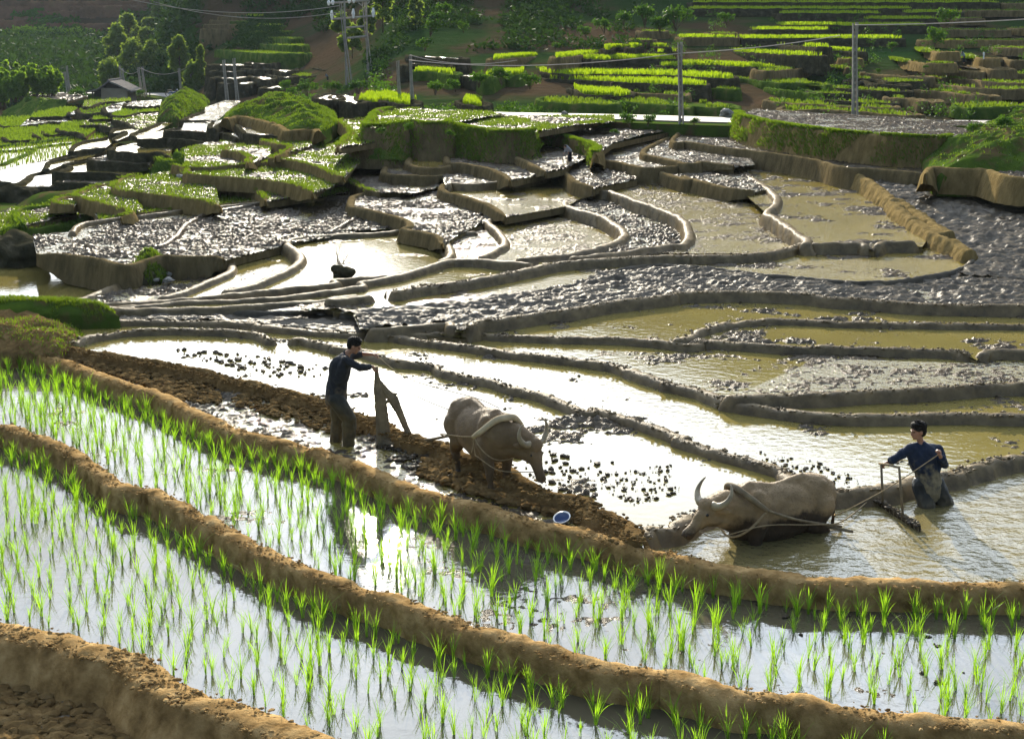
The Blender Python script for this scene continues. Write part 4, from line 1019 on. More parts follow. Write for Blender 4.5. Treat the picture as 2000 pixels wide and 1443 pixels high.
# extra plants along the foot of both banks
def bank_row(line, z, off, step, seed):
    r = random.Random(seed); acc = 0; out = []
    for i in range(1, len(line)):
        acc += (line[i] - line[i - 1]).length
        if acc > step:
            acc = 0; t = line[i] - line[i - 1]; t.z = 0; t.normalize()
            p = line[i] + Vector((t.y, -t.x, 0)) * (off + r.uniform(-.05, .05))
            d = p - Vector((0, 0, CAM_H)); f = d.y * _c - d.z * _s; u = 1000 + FPX * d.x / f
            if -40 < u < 2040: out.append((p.x, p.y, z, f))
    return out
edge = bank_row(LN['U'], -0.20, 0.50, 0.30, 1) + bank_row(LN['AB'], -0.45, 0.52, 0.34, 2)
spots = sorted(spots + edge, key=lambda s: s[3])
rr = random.Random(5)
stuffV, stuffF, nbase = [], [], 0
for k, (x, y, z, f) in enumerate(spots):
    me = SEED[rr.randrange(14)]; rz = rr.uniform(0, 6.28); sc = rr.uniform(0.62, 1.02) 
    if rr.random() < 0.03: continue
    if k < 300:
        o = bpy.data.objects.new('rice_seedling', me); COL.objects.link(o)
        o.location = (x, y, z); o.rotation_euler = (rr.uniform(-.08, .08), rr.uniform(-.08, .08), rz); o.scale = (sc, sc, sc)
        tag(o, 'clump of bright green rice seedling blades standing in foreground paddy water', 'rice plant', 'rice seedlings planted in the two foreground paddies')
    else:
        v = np.empty(len(me.vertices) * 3); me.vertices.foreach_get('co', v); v = v.reshape(-1, 3) * sc
        c, s = math.cos(rz), math.sin(rz)
        v = np.stack([v[:, 0] * c - v[:, 1] * s + x, v[:, 0] * s + v[:, 1] * c + y, v[:, 2] + z], 1)
        for p in me.polygons: stuffF.append([i + nbase for i in p.vertices])
        stuffV.append(v); nbase += len(v)
o = mesh_obj('rice_seedlings', np.concatenate(stuffV), stuffF, M['rice'], smooth=True)
tag(o, 'rows of young rice farther back in the foreground paddies', 'rice', kind='stuff')

# ================================================================ loose clods
def rock_mesh(seed, n=2, rough=0.35, flat_=0.7):
    bm = bmesh.new(); bmesh.ops.create_icosphere(bm, subdivisions=n, radius=1.0)
    for v in bm.verts:
        q = v.co * 1.1 + Vector((seed * 7.3, seed * 1.7, 0)); k = 1 + rough * (mnoise.noise(q) * 1.3 + mnoise.noise(q * 2.6) * 0.6)
        v.co *= k; v.co.z *= flat_
    me = bpy.data.meshes.new('rock'); bm.to_mesh(me); bm.free()
    return me
ROCKS = []
for i in range(6):
    me = rock_mesh(i + 1, n=2 if i < 3 else 1, rough=0.45)
    v = np.empty(len(me.vertices) * 3); me.vertices.foreach_get('co', v); ROCKS.append((v.reshape(-1, 3), [list(p.vertices) for p in me.polygons]))
def scatter(name, pts, mat, label, cat, seed=1):
    r = random.Random(seed); V = []; F = []; nb = 0
    for (x, y, z, s) in pts:
        v, f = ROCKS[r.randrange(6)]; a = r.uniform(0, 6.28); c, sn = math.cos(a), math.sin(a); sx, sy, sz = s * r.uniform(.8, 1.4), s * r.uniform(.7, 1.1), s * r.uniform(.6, 1.0)
        w = v * (sx, sy, sz); w = np.stack([w[:, 0] * c - w[:, 1] * sn + x, w[:, 0] * sn + w[:, 1] * c + y, w[:, 2] + z], 1)
        V.append(w); F += [[i + nb for i in q] for q in f]; nb += len(w)
    o = mesh_obj(name, np.concatenate(V), F, mat, smooth=False)
    return tag(o, label, cat, kind='stuff')
def in_pix(z, spec, n, smin, smax, seed, zf=None, pw=2.0):
    poly = pxpoly(z, spec); P = np.array(poly); r = np.random.default_rng(seed)
    X = r.uniform(P[:, 0].min(), P[:, 0].max(), n * 4); Y = r.uniform(P[:, 1].min(), P[:, 1].max(), n * 4); ok = inside(X, Y, poly)
    X, Y = X[ok][:n], Y[ok][:n]; S = smin + (smax - smin) * r.random(len(X)) ** pw
    return [(x, y, z + 0.1 * s, s) for x, y, s in zip(X, Y, S)]
scatter('soil_clods', in_pix(0.05, "P 830,900 900,905 1000,950 1100,985 1240,1035 1240,1055 1100,1010 1000,985 900,955 820,930", 900, 0.03, 0.12, 1)
        + in_pix(0.06, "P 120,690 200,700 300,722 420,752 430,790 360,785 250,740 130,705", 700, 0.03, 0.11, 2)
        + in_pix(0.06, "P 470,760 640,800 760,850 640,842 520,810 450,790", 350, 0.025, 0.10, 3)
        + in_pix(-0.86, "P 0,1290 150,1345 260,1400 380,1443 380,1500 -60,1500 -60,1270", 1500, 0.03, 0.14, 4),
        M['soil'], 'brown lumps of turned soil along the ploughed strip and bank', 'soil')
scatter('wet_clods', in_pix(0.18, "P 1180,925 1240,915 1310,905 1330,960 1240,985 1150,950", 160, 0.008, 0.04, 5)
        + in_pix(0.18, "P 1480,880 1600,900 1700,945 1600,950 1500,925", 150, 0.008, 0.04, 6) + in_pix(0.04, "P 720,850 860,870 930,930 860,940 760,900", 300, 0.02, 0.08, 7)
        + in_pix(0.18, "P 330,680 560,700 640,735 520,735 380,700", 120, 0.02, 0.08, 8) + in_pix(0.18, "P 960,860 1200,900 1160,980 1060,950", 70, 0.02, 0.07, 9)
        + in_pix(0.05, "P 1245,1040 1300,1010 1370,985 1380,1000 1310,1035 1255,1060", 150, 0.02, 0.08, 10)
        + in_pix(0.10, "P 1740,850 2000,870 2000,850 1800,920", 60, 0.02, 0.09, 11) + in_pix(-0.2, "P 100,760 600,930 1000,1100 1500,1250 1900,1350 1950,1250 1500,1150 1000,1040 600,880 200,740", 260, 0.015, 0.05, 12),
        M['mud'], 'dark wet mud lumps poking out of the pond water', 'mud')

# ================================================================ power poles
pole_mat = mat_noise('concrete_pole', [(0.3, (0.22, 0.20, 0.18)), (0.7, (0.36, 0.33, 0.29))], scale=4, rough=0.8, bump=0.3, spec=0, obj=True)
dark_m = mat_noise('dark_gable_boards', [(0.3, (0.03, 0.027, 0.022)), (0.7, (0.06, 0.05, 0.04))], scale=3, bump=0.2, spec=0, obj=True)
wire_mat = mat_noise('cable', [(0.3, (0.35, 0.30, 0.27)), (0.7, (0.45, 0.40, 0.36))], scale=2, rough=0.5, bump=0, spec=0)
def tube(pts, r, seg=6, r2=None):
    V = []; F = []; n = len(pts)
    up = Vector((0, 0, 1))
    for i, p in enumerate(pts):
        p = Vector(p); t = (Vector(pts[min(n - 1, i + 1)]) - Vector(pts[max(0, i - 1)])).normalized()
        a = t.orthogonal().normalized() if i == 0 else (a - t * a.dot(t)).normalized()
        b = t.cross(a); rr_ = r if r2 is None else r + (r2 - r) * i / max(1, n - 1)
        if isinstance(r, (list, tuple)): rr_ = r[i]
        for k in range(seg):
            th = 2 * math.pi * k / seg; V.append(tuple(p + a * (math.cos(th) * rr_) + b * (math.sin(th) * rr_)))
    for i in range(n - 1):
        for k in range(seg): F.append((i * seg + k, i * seg + (k + 1) % seg, (i + 1) * seg + (k + 1) % seg, (i + 1) * seg + k))
    F.append(tuple(range(seg))[::-1]); F.append(tuple((n - 1) * seg + k for k in range(seg)))
    return V, F
def merge(parts):
    V = []; F = []
    for v, f in parts:
        b = len(V); V += [tuple(x) for x in v]; F += [tuple(i + b for i in q) for q in f]
    return V, F
def boxv(cx, cy, cz, sx, sy, sz, rz=0.0):
    c, s = math.cos(rz), math.sin(rz); V = []
    for dz in (-1, 1):
        for dx, dy in ((-1, -1), (1, -1), (1, 1), (-1, 1)):
            x, y = dx * sx / 2, dy * sy / 2; V.append((cx + x * c - y * s, cy + x * s + y * c, cz + dz * sz / 2))
    return V, [(0, 3, 2, 1), (4, 5, 6, 7), (0, 1, 5, 4), (1, 2, 6, 5), (2, 3, 7, 6), (3, 0, 4, 7)]
POLES = {}
slot_shade_m = mat_noise('pole_slot_shade', [(0.3, (0.17, 0.155, 0.138)), (0.7, (0.24, 0.22, 0.195))], scale=3, bump=0, spec=0)
def pole(key, ub, vb, D, ut, vt, label, w=0.30, ladder=True, grp='concrete power poles beside the road'):
    b = atY(ub, vb, D); t = atY(ut, vt, D)
    o = empty('power_pole', (b.x, b.y, b.z)); tag(o, label, 'pole', grp)
    h = t.z - b.z; lx = t.x - b.x
    # H-section: two tapering flanges and a solid web
    parts = []; n = 1
    for s in (-1, 1):
        V, F = [], []
        for z, k in ((-0.6, 1.0), (h, 0.62)):
            x0 = lx * z / h + s * w * k * 0.36
            for dx, dy in ((-1, -1), (1, -1), (1, 1), (-1, 1)): V.append((x0 + dx * w * k * 0.14, dy * w * k * 0.45, z))
        F = [(0, 1, 5, 4), (1, 2, 6, 5), (2, 3, 7, 6), (3, 0, 4, 7), (4, 5, 6, 7)]
        parts.append((V, F))
    m = mesh_obj('shaft', *merge(parts), pole_mat, o)
    webs = []
    for i in range(n):
        z = h * (i + 0.5) / n; k = 1 - 0.38 * z / h
        webs.append(boxv(lx * z / h, 0, z, w * k * 0.6, w * k * 0.3, h / n * 1.02))
    mesh_obj('web', *merge(webs), pole_mat, o)
    if ladder:
        for i in range(14): mesh_obj('slot_shade', *boxv(lx * (i + .5) / 14, -w * 0.15 * (1 - .38 * i / 14), h * (i + .5) / 14, w * .30, 0.012, h / 14 * .62), slot_shade_m, o)  # thin plates on the web, slot shade painted into their darker colour
    POLES[key] = (o, b, t); return o
PD = dict(ladder=False)
pole('A', 1670, 226, 92, 1669, 46, 'tallest concrete power pole, standing on the muddy terrace above the right grassy bank', w=0.36)
pole('B', 1331, 253, 84, 1327, 84, 'concrete power pole at the near edge of the road right of centre', w=0.30)
pole('C', 806, 211, 108, 801, 108, 'right one of two plain poles beside the road at centre', w=0.28, ladder=False)
pole('D', 782, 212, 110, 776, 120, 'left one of two plain poles beside the road at centre', w=0.26, ladder=False)
pole('E', 685, 165, 150, 664, 3, 'left leg pole of the transformer frame on the hillside', w=0.36, ladder=False)
pole('F', 725, 155, 152, 708, -8, 'right leg pole of the transformer frame on the hillside', w=0.36, ladder=False)
pole('G', 444, 197, 160, 436, 118, 'left pole of the pair at the bright ponds by the road', w=0.36, ladder=False)
pole('H', 464, 198, 160, 456, 115, 'right pole of the pair at the bright ponds by the road', w=0.36, ladder=False)
pole('I', 377, 188, 200, 369, 128, 'thin pole behind the parked motorbikes, right one', w=0.36, ladder=False)
pole('J', 355, 186, 200, 349, 134, 'thin pole behind the parked motorbikes, left one', w=0.36, ladder=False)
pole('K', 284, 182, 212, 277, 131, 'right thin pole just beyond the hut', w=0.36, ladder=False)
pole('L', 277, 180, 212, 269, 132, 'left thin pole just beyond the hut', w=0.34, ladder=False)
pole('M', 244, 170, 225, 238, 134, 'right thin pole rising behind the hut roof', w=0.34, ladder=False)
pole('N', 238, 168, 225, 233, 128, 'left thin pole rising behind the hut roof', w=0.34, ladder=False)
pole('O', 136, 178, 230, 130, 129, 'right thin pole left of the hut beside a bush', w=0.34, ladder=False)
pole('Q', 133, 180, 230, 125, 141, 'left thin pole left of the hut beside a bush', w=0.34, ladder=False)
def wire(p, q, sag, r, label, cat='cable'):
    p, q = Vector(p), Vector(q); pts = []
    for i in range(25):
        t = i / 24; c = p.lerp(q, t); c.z -= sag * 4 * t * (1 - t); pts.append(tuple(c))
    o = mesh_obj('power_cable', *tube(pts, r, 5), wire_mat, smooth=True); tag(o, label, cat, 'overhead cables'); return o
tA, tB = POLES['A'][2], POLES['B'][2]
def off(key, dz): 
    t = POLES[key][2]; return Vector((t.x, t.y - 0.2, t.z + dz))
wire(off('B', -0.55), atY(1640, 70, 95), 0.15, 0.028, 'pale cable rising from the road pole across the green terraces')
wire(atY(800, 118, 106), off('B', -0.55), 0.5, 0.026, 'pale cable sagging from the centre poles to the road pole')
wire(off('A', -0.1), atY(2150, 28, 80), 0.12, 0.030, 'pale cable running right from the tallest pole')
wire(atY(300, 4, 150), off('E', -1.0), 1.0, 0.03, 'thin cable from upper left to the transformer frame')
wire(atY(200, -14, 150), off('E', -0.4), 1.2, 0.03, 'highest thin cable from upper left to the transformer frame')
wire(off('K', -0.2), off('I', -0.1), 0.9, 0.03, 'low thin cable between the poles beyond the hut')
wire(off('N', -0.2), off('K', -0.1), 0.9, 0.03, 'short thin cable behind the hut roof')
wire(off('C', 0), atY(1010, 118, 100), 0.4, 0.02, 'thin cable right of the two centre poles')
# transformer frame
fr = empty('transformer_frame', atY(690, 160, 151)); tag(fr, 'cross arms with white insulators joining the two hillside poles', 'power frame')
def rel(P): return P - fr.location
def bar(name, p, q, r, mat, par, seg=6):
    return mesh_obj(name, *tube([tuple(rel(p)), tuple(rel(q))], r, seg), mat, par)
for (u0, v0, u1, v1) in ((640, 7, 722, 1), (650, 38, 735, 31), (672, 55, 712, 52), (678, 75, 717, 71)):
    bar('cross_arm', atY(u0, v0, 150.6), atY(u1, v1, 150.6), 0.10, pole_mat, fr)
wht = mat_noise('porcelain', [(0.3, (0.6, 0.6, 0.6)), (0.7, (0.8, 0.8, 0.8))], scale=2, rough=0.3, bump=0, spec=0.5)
for (u, v, hh) in ((642, 6, .5), (650, 5, .5), (682, 2, .5), (691, 1, .5), (648, 30, .9), (690, 27, .9), (729, 25, .9)):
    c = rel(atY(u, v, 150.5)); pts = [(c.x, c.y, c.z - hh / 2), (c.x, c.y, c.z), (c.x, c.y, c.z + hh / 2)]
    mesh_obj('insulator', *tube(pts, [0.08, 0.17, 0.08], 8), wht, fr)
for (u0, v0, u1, v1) in ((700, 6, 707, 12), (716, 10, 722, 3)): bar('brace', atY(u0, v0, 150.6), atY(u1, v1, 150.6), 0.06, pole_mat, fr)

# ================================================================ hut
wall_m = mat_noise('rammed_earth_wall', [(0.3, (0.26, 0.22, 0.17)), (0.7, (0.34, 0.29, 0.23))], scale=1.5, bump=0.4, spec=0, obj=True)
roof_m = mat_noise('weathered_roof', [(0.3, (0.12, 0.11, 0.10)), (0.7, (0.24, 0.22, 0.20))], scale=2.5, bump=0.6, bscale=6, spec=0, obj=True)
HD = 205.0; hb_ = atY(223, 190, HD); hs = HD / FPX * 1.012
hut = empty('hut', (hb_.x, hb_.y, hb_.z)); tag(hut, 'small earth-walled hut with grey pitched roof beside the valley road', 'hut')
def hx(u): return (u - 223) * hs
def hz(v): return (190 - v) * hs
dep = 5.0
wv = [(hx(198), 0), (hx(248), 0), (hx(249), hz(175)), (hx(199), hz(173))]
V = [(x, 0, z - (0.8 if z == 0 else 0)) for x, z in wv] + [(x, dep, z - (0.8 if z == 0 else 0)) for x, z in wv]
mesh_obj('wall', V, [(0, 1, 2, 3), (5, 4, 7, 6), (1, 5, 6, 2), (4, 0, 3, 7), (3, 2, 6, 7)], wall_m, hut)
gv = [(hx(199), hz(172.8)), (hx(249), hz(174.8)), (hx(217), hz(162))]
V = [(x, 0.35, z) for x, z in gv] + [(x, dep - .3, z) for x, z in gv]
mesh_obj('gable', V, [(0, 1, 2), (3, 5, 4), (0, 3, 4, 1)], dark_m, hut)
rf = [(hx(168), hz(179)), (hx(193), hz(174)), (hx(216), hz(159)), (hx(232), hz(165)), (hx(250), hz(174)), (hx(259), hz(178))]
V = []; F = []
for y in (-0.7, dep + 0.6):
    for dz in (0, -0.22):
        for x, z in rf: V.append((x, y, z + dz))
n = len(rf)
for i in range(n - 1):
    F += [(i, i + 1, 2 * n + i + 1, 2 * n + i), (n + i, 3 * n + i, 3 * n + i + 1, n + i + 1), (i, n + i, n + i + 1, i + 1), (2 * n + i, 2 * n + i + 1, 3 * n + i + 1, 3 * n + i)]
F += [(0, 2 * n, 3 * n, n), (n - 1, 2 * n - 1, 4 * n - 1, 3 * n - 1)]
rfo = mesh_obj('roof', V, F, roof_m, hut)
mesh_obj('ridge', *tube([(hx(216), -0.75, hz(158.6)), (hx(216), dep + 0.65, hz(158.6))], 0.16, 6), roof_m, rfo)
for u in (172, 184): mesh_obj('post', *tube([(hx(u), -0.4, -0.8), (hx(u), -0.4, hz(178.5 - (u - 168) * .2) - 0.1)], 0.12, 6), dark_m, hut)
mesh_obj('side_wall', *boxv(hx(190), 2.6, hz(184), 14 * hs, 4.0, 12 * hs), dark_m, hut)

# ================================================================ trees and shrubs
bark = mat_noise('bark', [(0.3, (0.06, 0.045, 0.03)), (0.7, (0.13, 0.10, 0.07))], scale=5, bump=0.5, spec=0)
def leaves(cl, n, size, seed, sq=1.0):
    """leaf quads through the volume of several clumps (x, y, z, r)"""
    r = np.random.default_rng(seed); w = np.array([c[3] ** 2 for c in cl]); w = w / w.sum()
    idx = r.choice(len(cl), n, p=w); C = np.array(cl)[idx]
    d = r.normal(size=(n, 3)); d /= np.linalg.norm(d, axis=1)[:, None]
    rad = C[:, 3] * (r.random(n) ** 0.45) * (0.75 + 0.5 * r.random(n))
    P = C[:, :3] + d * rad[:, None] * np.array([1, 1, sq])
    a = r.normal(size=(n, 3)); a /= np.linalg.norm(a, axis=1)[:, None]; b = np.cross(a, r.normal(size=(n, 3))); b /= np.linalg.norm(b, axis=1)[:, None]
    s = size * r.uniform(0.5, 1.3, n)[:, None]
    V = np.stack([P - a * s, P + b * s * .45, P + a * s, P - b * s * .45], 1).reshape(-1, 3); k = np.arange(n) * 4
    return V, np.stack([k, k + 1, k + 2, k + 3], 1)
def tree(name, base, h, cr, label, mat='leaf', nclump=14, nl=2600, size=0.30, seed=1, trunk=0.16, group=None, lean=0.0, low=0.25, cat='tree'):
    r = random.Random(seed); o = empty(name, tuple(base)); tag(o, label, cat, group)
    cl = []; limbs = []
    top = Vector((lean, 0, h * 0.93))
    limbs.append(tube([(0, 0, -0.5), (lean * .3, 0, h * .35), (lean * .7, 0.1, h * .7), tuple(top)], trunk * h / 8, 7, trunk * h / 8 * 0.25))
    for i in range(nclump):
        t = low + (1 - low) * (i + 0.5) / nclump; a = i * 2.4 + r.uniform(-.4, .4); R = cr * (1 - 0.75 * ((t - .45) / .55) ** 2 if t > .45 else 0.75 + .25 * (t / .45)) * r.uniform(.45, 1.0)
        c = Vector((lean * t + math.cos(a) * R, math.sin(a) * R, h * t)); cl.append((c.x, c.y, c.z, cr * r.uniform(.22, .48)))
        limbs.append(tube([(lean * t * .8, 0, h * t * .78), ((lean * t + c.x) / 2, c.y / 2, h * t * .9), tuple(c)], trunk * h / 8 * .4, 5, 0.02))
    mesh_obj('trunk', *merge(limbs), bark, o, smooth=True)
    V, F = leaves(cl, nl, size, seed); mesh_obj('crown', V, F, M[mat], o)
    return o
def atg(u, v, D): p = atY(u, v, D); return p
def Dll(v):
    for D in range(232, 460, 2):
        z = -3.6 + (D - 230) / 170 * 7.4 if D < 400 else 3.8 + (D - 400) * .6
        if z > zat(v, D): return D
    return 440
LT = 'broadleaf trees on the valley side behind the hut'
for i, (u, v, D, hpx, rpx, lb) in enumerate((
    (318, 66, 243, 62, 20, 'tall narrow leafy tree topmost on the brown terraces'), (292, 84, 240, 40, 16, 'small round tree just below the topmost tree'),
    (255, 120, 236, 78, 24, 'large light green tree left of the topmost tree'), (232, 140, 232, 76, 24, 'leafy tree at the left edge of the valley tree group'),
    (262, 165, 226, 72, 30, 'broad tree behind the hut roof'), (300, 165, 224, 70, 28, 'broad tree between hut and motorbikes'), (330, 150, 224, 55, 24, 'dark leafy tree above the motorbikes'),
    (352, 150, 218, 68, 18, 'pale slender tree right of the tree group'), (394, 160, 200, 62, 8, 'thin column-like tree at the foot of the slope'),
    (285, 110, 238, 45, 20, 'dark round tree in the middle of the valley group'), (215, 175, 226, 50, 24, 'low tree behind the hut at left'), (378, 185, 200, 50, 20, 'bushy tree beside the thin poles'))):
    if v < 170 and u < 340: D = Dll(v)
    s = FPX / D; h = hpx / s; b = atg(u, v, D)
    tree('broadleaf_tree', b, h * 1.1, rpx / s, lb, 'leaf', nclump=20, nl=3200, size=0.30 * D / 230, seed=40 + i, group=LT, low=.12)
for i, (u, v, D, hpx, rpx, lb) in enumerate(((748, 55, 165, 75, 20, 'tall pale tree right of the transformer frame'), (688, 105, 158, 48, 20, 'small pale tree between the transformer poles'), (668, 70, 168, 36, 18, 'small tree left of the transformer frame'), (716, 70, 165, 50, 16, 'loose-leaved tree behind the transformer frame'), (812, 60, 170, 62, 12, 'tree on the ridge right of the tall pale tree'))):
    s = FPX / D; b = atg(u, v, D); tree('broadleaf_tree', b, hpx / s, rpx / s, lb, 'leaf', nclump=12, nl=1300, size=0.30, seed=70 + i, group='pale trees around the transformer frame', low=.2)
# bamboo
for i, (u, v, D, hpx, rpx, lb) in enumerate(((8, 215, 200, 95, 26, 'feathery bamboo clump at the left frame edge'), (45, 195, 200, 72, 24, 'feathery bamboo clump second from the left edge'), (78, 192, 200, 66, 22, 'feathery bamboo clump in the middle of the bamboo group'), (100, 190, 198, 52, 18, 'rightmost feathery bamboo clump of the group'), (28, 200, 196, 60, 24, 'low bamboo clump in front of the left bamboo'))):
    s = FPX / D; b = atg(u, v, D); h = hpx / s; rr2 = rpx / s; o = empty('bamboo', tuple(b)); tag(o, lb, 'bamboo', 'bamboo clumps at far left'); r = random.Random(i)
    cu = []; cl = []
    for k in range(16):
        a = r.uniform(0, 6.28); R = rr2 * r.uniform(.2, 1.0); hh = h * r.uniform(.6, 1.05)
        P_ = [(math.cos(a) * R * q ** 2 * .9 + math.cos(a) * .4, math.sin(a) * R * q ** 2 * .9 + math.sin(a) * .4, hh * (q - .12 * q ** 3)) for q in (0, .35, .7, 1.0)]
        cu.append(tube(P_, 0.06, 4, 0.02)); cl += [(P_[j][0], P_[j][1], P_[j][2], rr2 * q) for j, q in ((1, .28), (2, .3), (3, .22))]
    mesh_obj('culms', *merge(cu), bark, o, smooth=True); V, F = leaves(cl, 3000, 0.36, i); mesh_obj('foliage', V, F, M['bamboo'], o)
# shrubs: one of each kind, then copies
def shrub_proto(seed, nl=420):
    r = random.Random(seed); o = empty('shrub', (0, 0, -50)); cl = [(r.uniform(-.6, .6), r.uniform(-.5, .5), r.uniform(.25, .8), r.uniform(.3, .5)) for _ in range(7)]
    V, F = leaves(cl, nl, 0.13, seed, sq=.8); mesh_obj('foliage', V, F, M['leafdark'], o)
    mesh_obj('stems', *merge([tube([(0, 0, -.3), (c[0] * .5, c[1] * .5, c[2] * .5), (c[0], c[1], c[2])], 0.03, 4, 0.01) for c in cl]), bark, o)
    return o
PR = [shrub_proto(i) for i in range(4)]; first = [True] * 4
def shrub(u, v, D, wpx, label, group='bushes on the banks and slopes', z=None, k=None, sq=1.0):
    b = atY(u, v, D) if z is None else at(u, v, z)
    s = pxm(b); sc = wpx / s / 2 / 0.9; k = (int(u) * 7 + int(v)) % 4 if k is None else k
    if first[k]: o = PR[k]; first[k] = False; o.location = b; o.scale = (sc, sc, sc * sq)
    else: o = copy_tree(PR[k], loc=b, rz=(u * 1.7) % 6.28, scale=(sc, sc, sc * sq))
    tag(o, label, 'shrub', group); return o
for u, v, D, w, lb in ((152, 190, 199, 32, 'bright green bush left of the hut'), (272, 188, 200, 20, 'bush at the right corner of the hut'), (60, 208, 190, 30, 'bush below the bamboo at left'),
    (1218, 44, 150, 40, 'leftmost of two dark bushes on the upper centre ridge'), (1260, 44, 150, 60, 'large round bush on the upper centre ridge'), (1320, 50, 146, 70, 'wide dark bush under the top green terrace'), (1420, 45, 142, 36, 'round bush alone on a dark wall right of the ridge'), (1290, 62, 146, 50, 'low bush spilling over grey rocks'),
    (1145, 70, 145, 34, 'bushes along the crest left of the grassy ridge'), (1180, 60, 147, 40, 'bush at the top of the grassy ridge'), (1085, 95, 140, 22, 'small bush at the left foot of the grassy ridge'),
    (1825, 84, 130, 50, 'bright bush between green and brown terraces'), (1742, 98, 124, 28, 'small bright bush near the tallest pole'), (1850, 45, 140, 50, 'bush above the brown terraces at right'), (1808, 134, 112, 12, 'tiny bright bush on the brown terraces'), (1717, 142, 108, 14, 'tiny bush right of the tallest pole'), (1660, 155, 106, 20, 'tiny bush left of the tallest pole'),
    (1905, 262, 70, 40, 'bright bush on the right grassy bank below the road'), (1930, 285, 66, 36, 'weedy bush lower on the right grassy bank'), (1960, 250, 70, 44, 'bush at the top of the right grassy bank'), (1985, 275, 66, 40, 'bush at the right frame edge on the grassy bank'),
    (1230, 243, 83, 40, 'weeds beside the road left of the road pole'), (1265, 242, 83, 32, 'low weeds close to the road pole'), (1355, 243, 82, 22, 'small weed bush right of the road pole'),
    (935, 165, 112, 46, 'dark bush hanging on the bank below the green field'), (980, 160, 110, 50, 'second dark bush on the bank below the green field'), (1035, 168, 108, 44, 'dark bush at the right end of the bank below the green field'), (890, 175, 112, 36, 'bush on the bank right of the two plain poles'), (850, 180, 114, 40, 'bush on the bank near the two plain poles'),
    (700, 178, 128, 40, 'bush on the bank left of the plain poles'), (650, 180, 132, 40, 'bush below the transformer frame'), (600, 182, 138, 44, 'bush on the bank above the green mound'), (570, 185, 140, 26, 'leafy bush at the right end of the bright ponds'), (560, 175, 146, 30, 'dark bush behind the bright ponds'),
    (745, 262, 72, 22, 'bush at the left foot of the high green shelf'), (800, 255, 72, 26, 'bush hanging on the face of the green shelf'), (880, 268, 73, 24, 'bush on the middle of the green shelf face'), (985, 268, 73, 22, 'small bush at the right end of the green shelf'), (1200, 262, 74, 18, 'tuft above the muddy terrace with the bending worker'),
    (905, 60, 150, 30, 'dark bush high on the red slope'), (870, 30, 155, 40, 'bush on the shaded ridge crest'), (840, 65, 150, 44, 'bush on the sunny side of the shaded ridge'), (830, 95, 146, 36, 'lower bush on the sunny side of the shaded ridge'), (855, 45, 152, 40, 'bush midway on the shaded ridge')):
    shrub(u, v, D, w, lb)

# scrub covering the hills
def scrub(name, n, urange, Drange, size, seed, label, mat, lo=0.6, hi=2.2, dens=None, per=26, lift=0.3):
    r = np.random.default_rng(seed); cl = []
    t = 0
    while len(cl) < n and t < n * 12:
        t += 1; u = r.uniform(*urange); D = r.uniform(*Drange)
        if dens is not None and fbm(np.array([u / 60.]), np.array([D / 14.]), seed, 3)[0] < dens: continue
        z = hill_z(u, D) - 1.3; x = (u - 1000) / FPX * D / _c; s = r.uniform(lo, hi) ** 1.0
        cl.append((x, D, z + s * .35 + lift, s))
    V, F = leaves(cl, len(cl) * per, size, seed, sq=.8)
    o = mesh_obj(name, V, F, M[mat]); tag(o, label, 'scrub', kind='stuff'); return o
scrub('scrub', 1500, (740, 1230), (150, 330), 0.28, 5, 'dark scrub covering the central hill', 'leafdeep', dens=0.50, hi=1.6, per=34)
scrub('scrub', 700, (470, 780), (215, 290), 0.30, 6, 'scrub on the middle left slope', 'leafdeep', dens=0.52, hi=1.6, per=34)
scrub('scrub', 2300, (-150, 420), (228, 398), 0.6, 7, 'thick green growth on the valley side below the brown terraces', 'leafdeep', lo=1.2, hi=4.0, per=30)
scrub('scrub', 260, (1180, 2100), (93, 178), 0.10, 15, 'weeds and small bushes between the right hillside terraces', 'leafdark', lo=0.2, hi=0.65, per=30, lift=1.15, dens=.47)
scrub('scrub', 240, (560, 770), (112, 150), 0.16, 12, 'bushes and weeds on the slope between road and transformer frame', 'leafdark', lo=0.4, hi=1.1, per=36, lift=.5, dens=.45)
scrub('scrub', 400, (-150, 430), (402, 440), 0.7, 8, 'scattered scrub on the brown terraces at upper left', 'leafdark', dens=0.60)
scrub('scrub', 600, (640, 1100), (98, 108), 0.12, 9, 'weeds and bushes on the bank above the road', 'leafdark', lo=0.25, hi=0.7, per=34, lift=0.4)
r_ = np.random.default_rng(4)
cl = [((u - 1000) / FPX * 397 / _c, 397 + r_.uniform(-1, 1), 3.6 + r_.uniform(-.3, 1.6), r_.uniform(1.2, 2.2)) for u in np.linspace(-60, 215, 75)]
V, F = leaves(cl, 6000, 0.7, 11); tag(mesh_obj('hedge', V, F, M['bamboo']), 'sunlit hedge along the edge of the lowest brown terrace', 'hedge', kind='stuff')

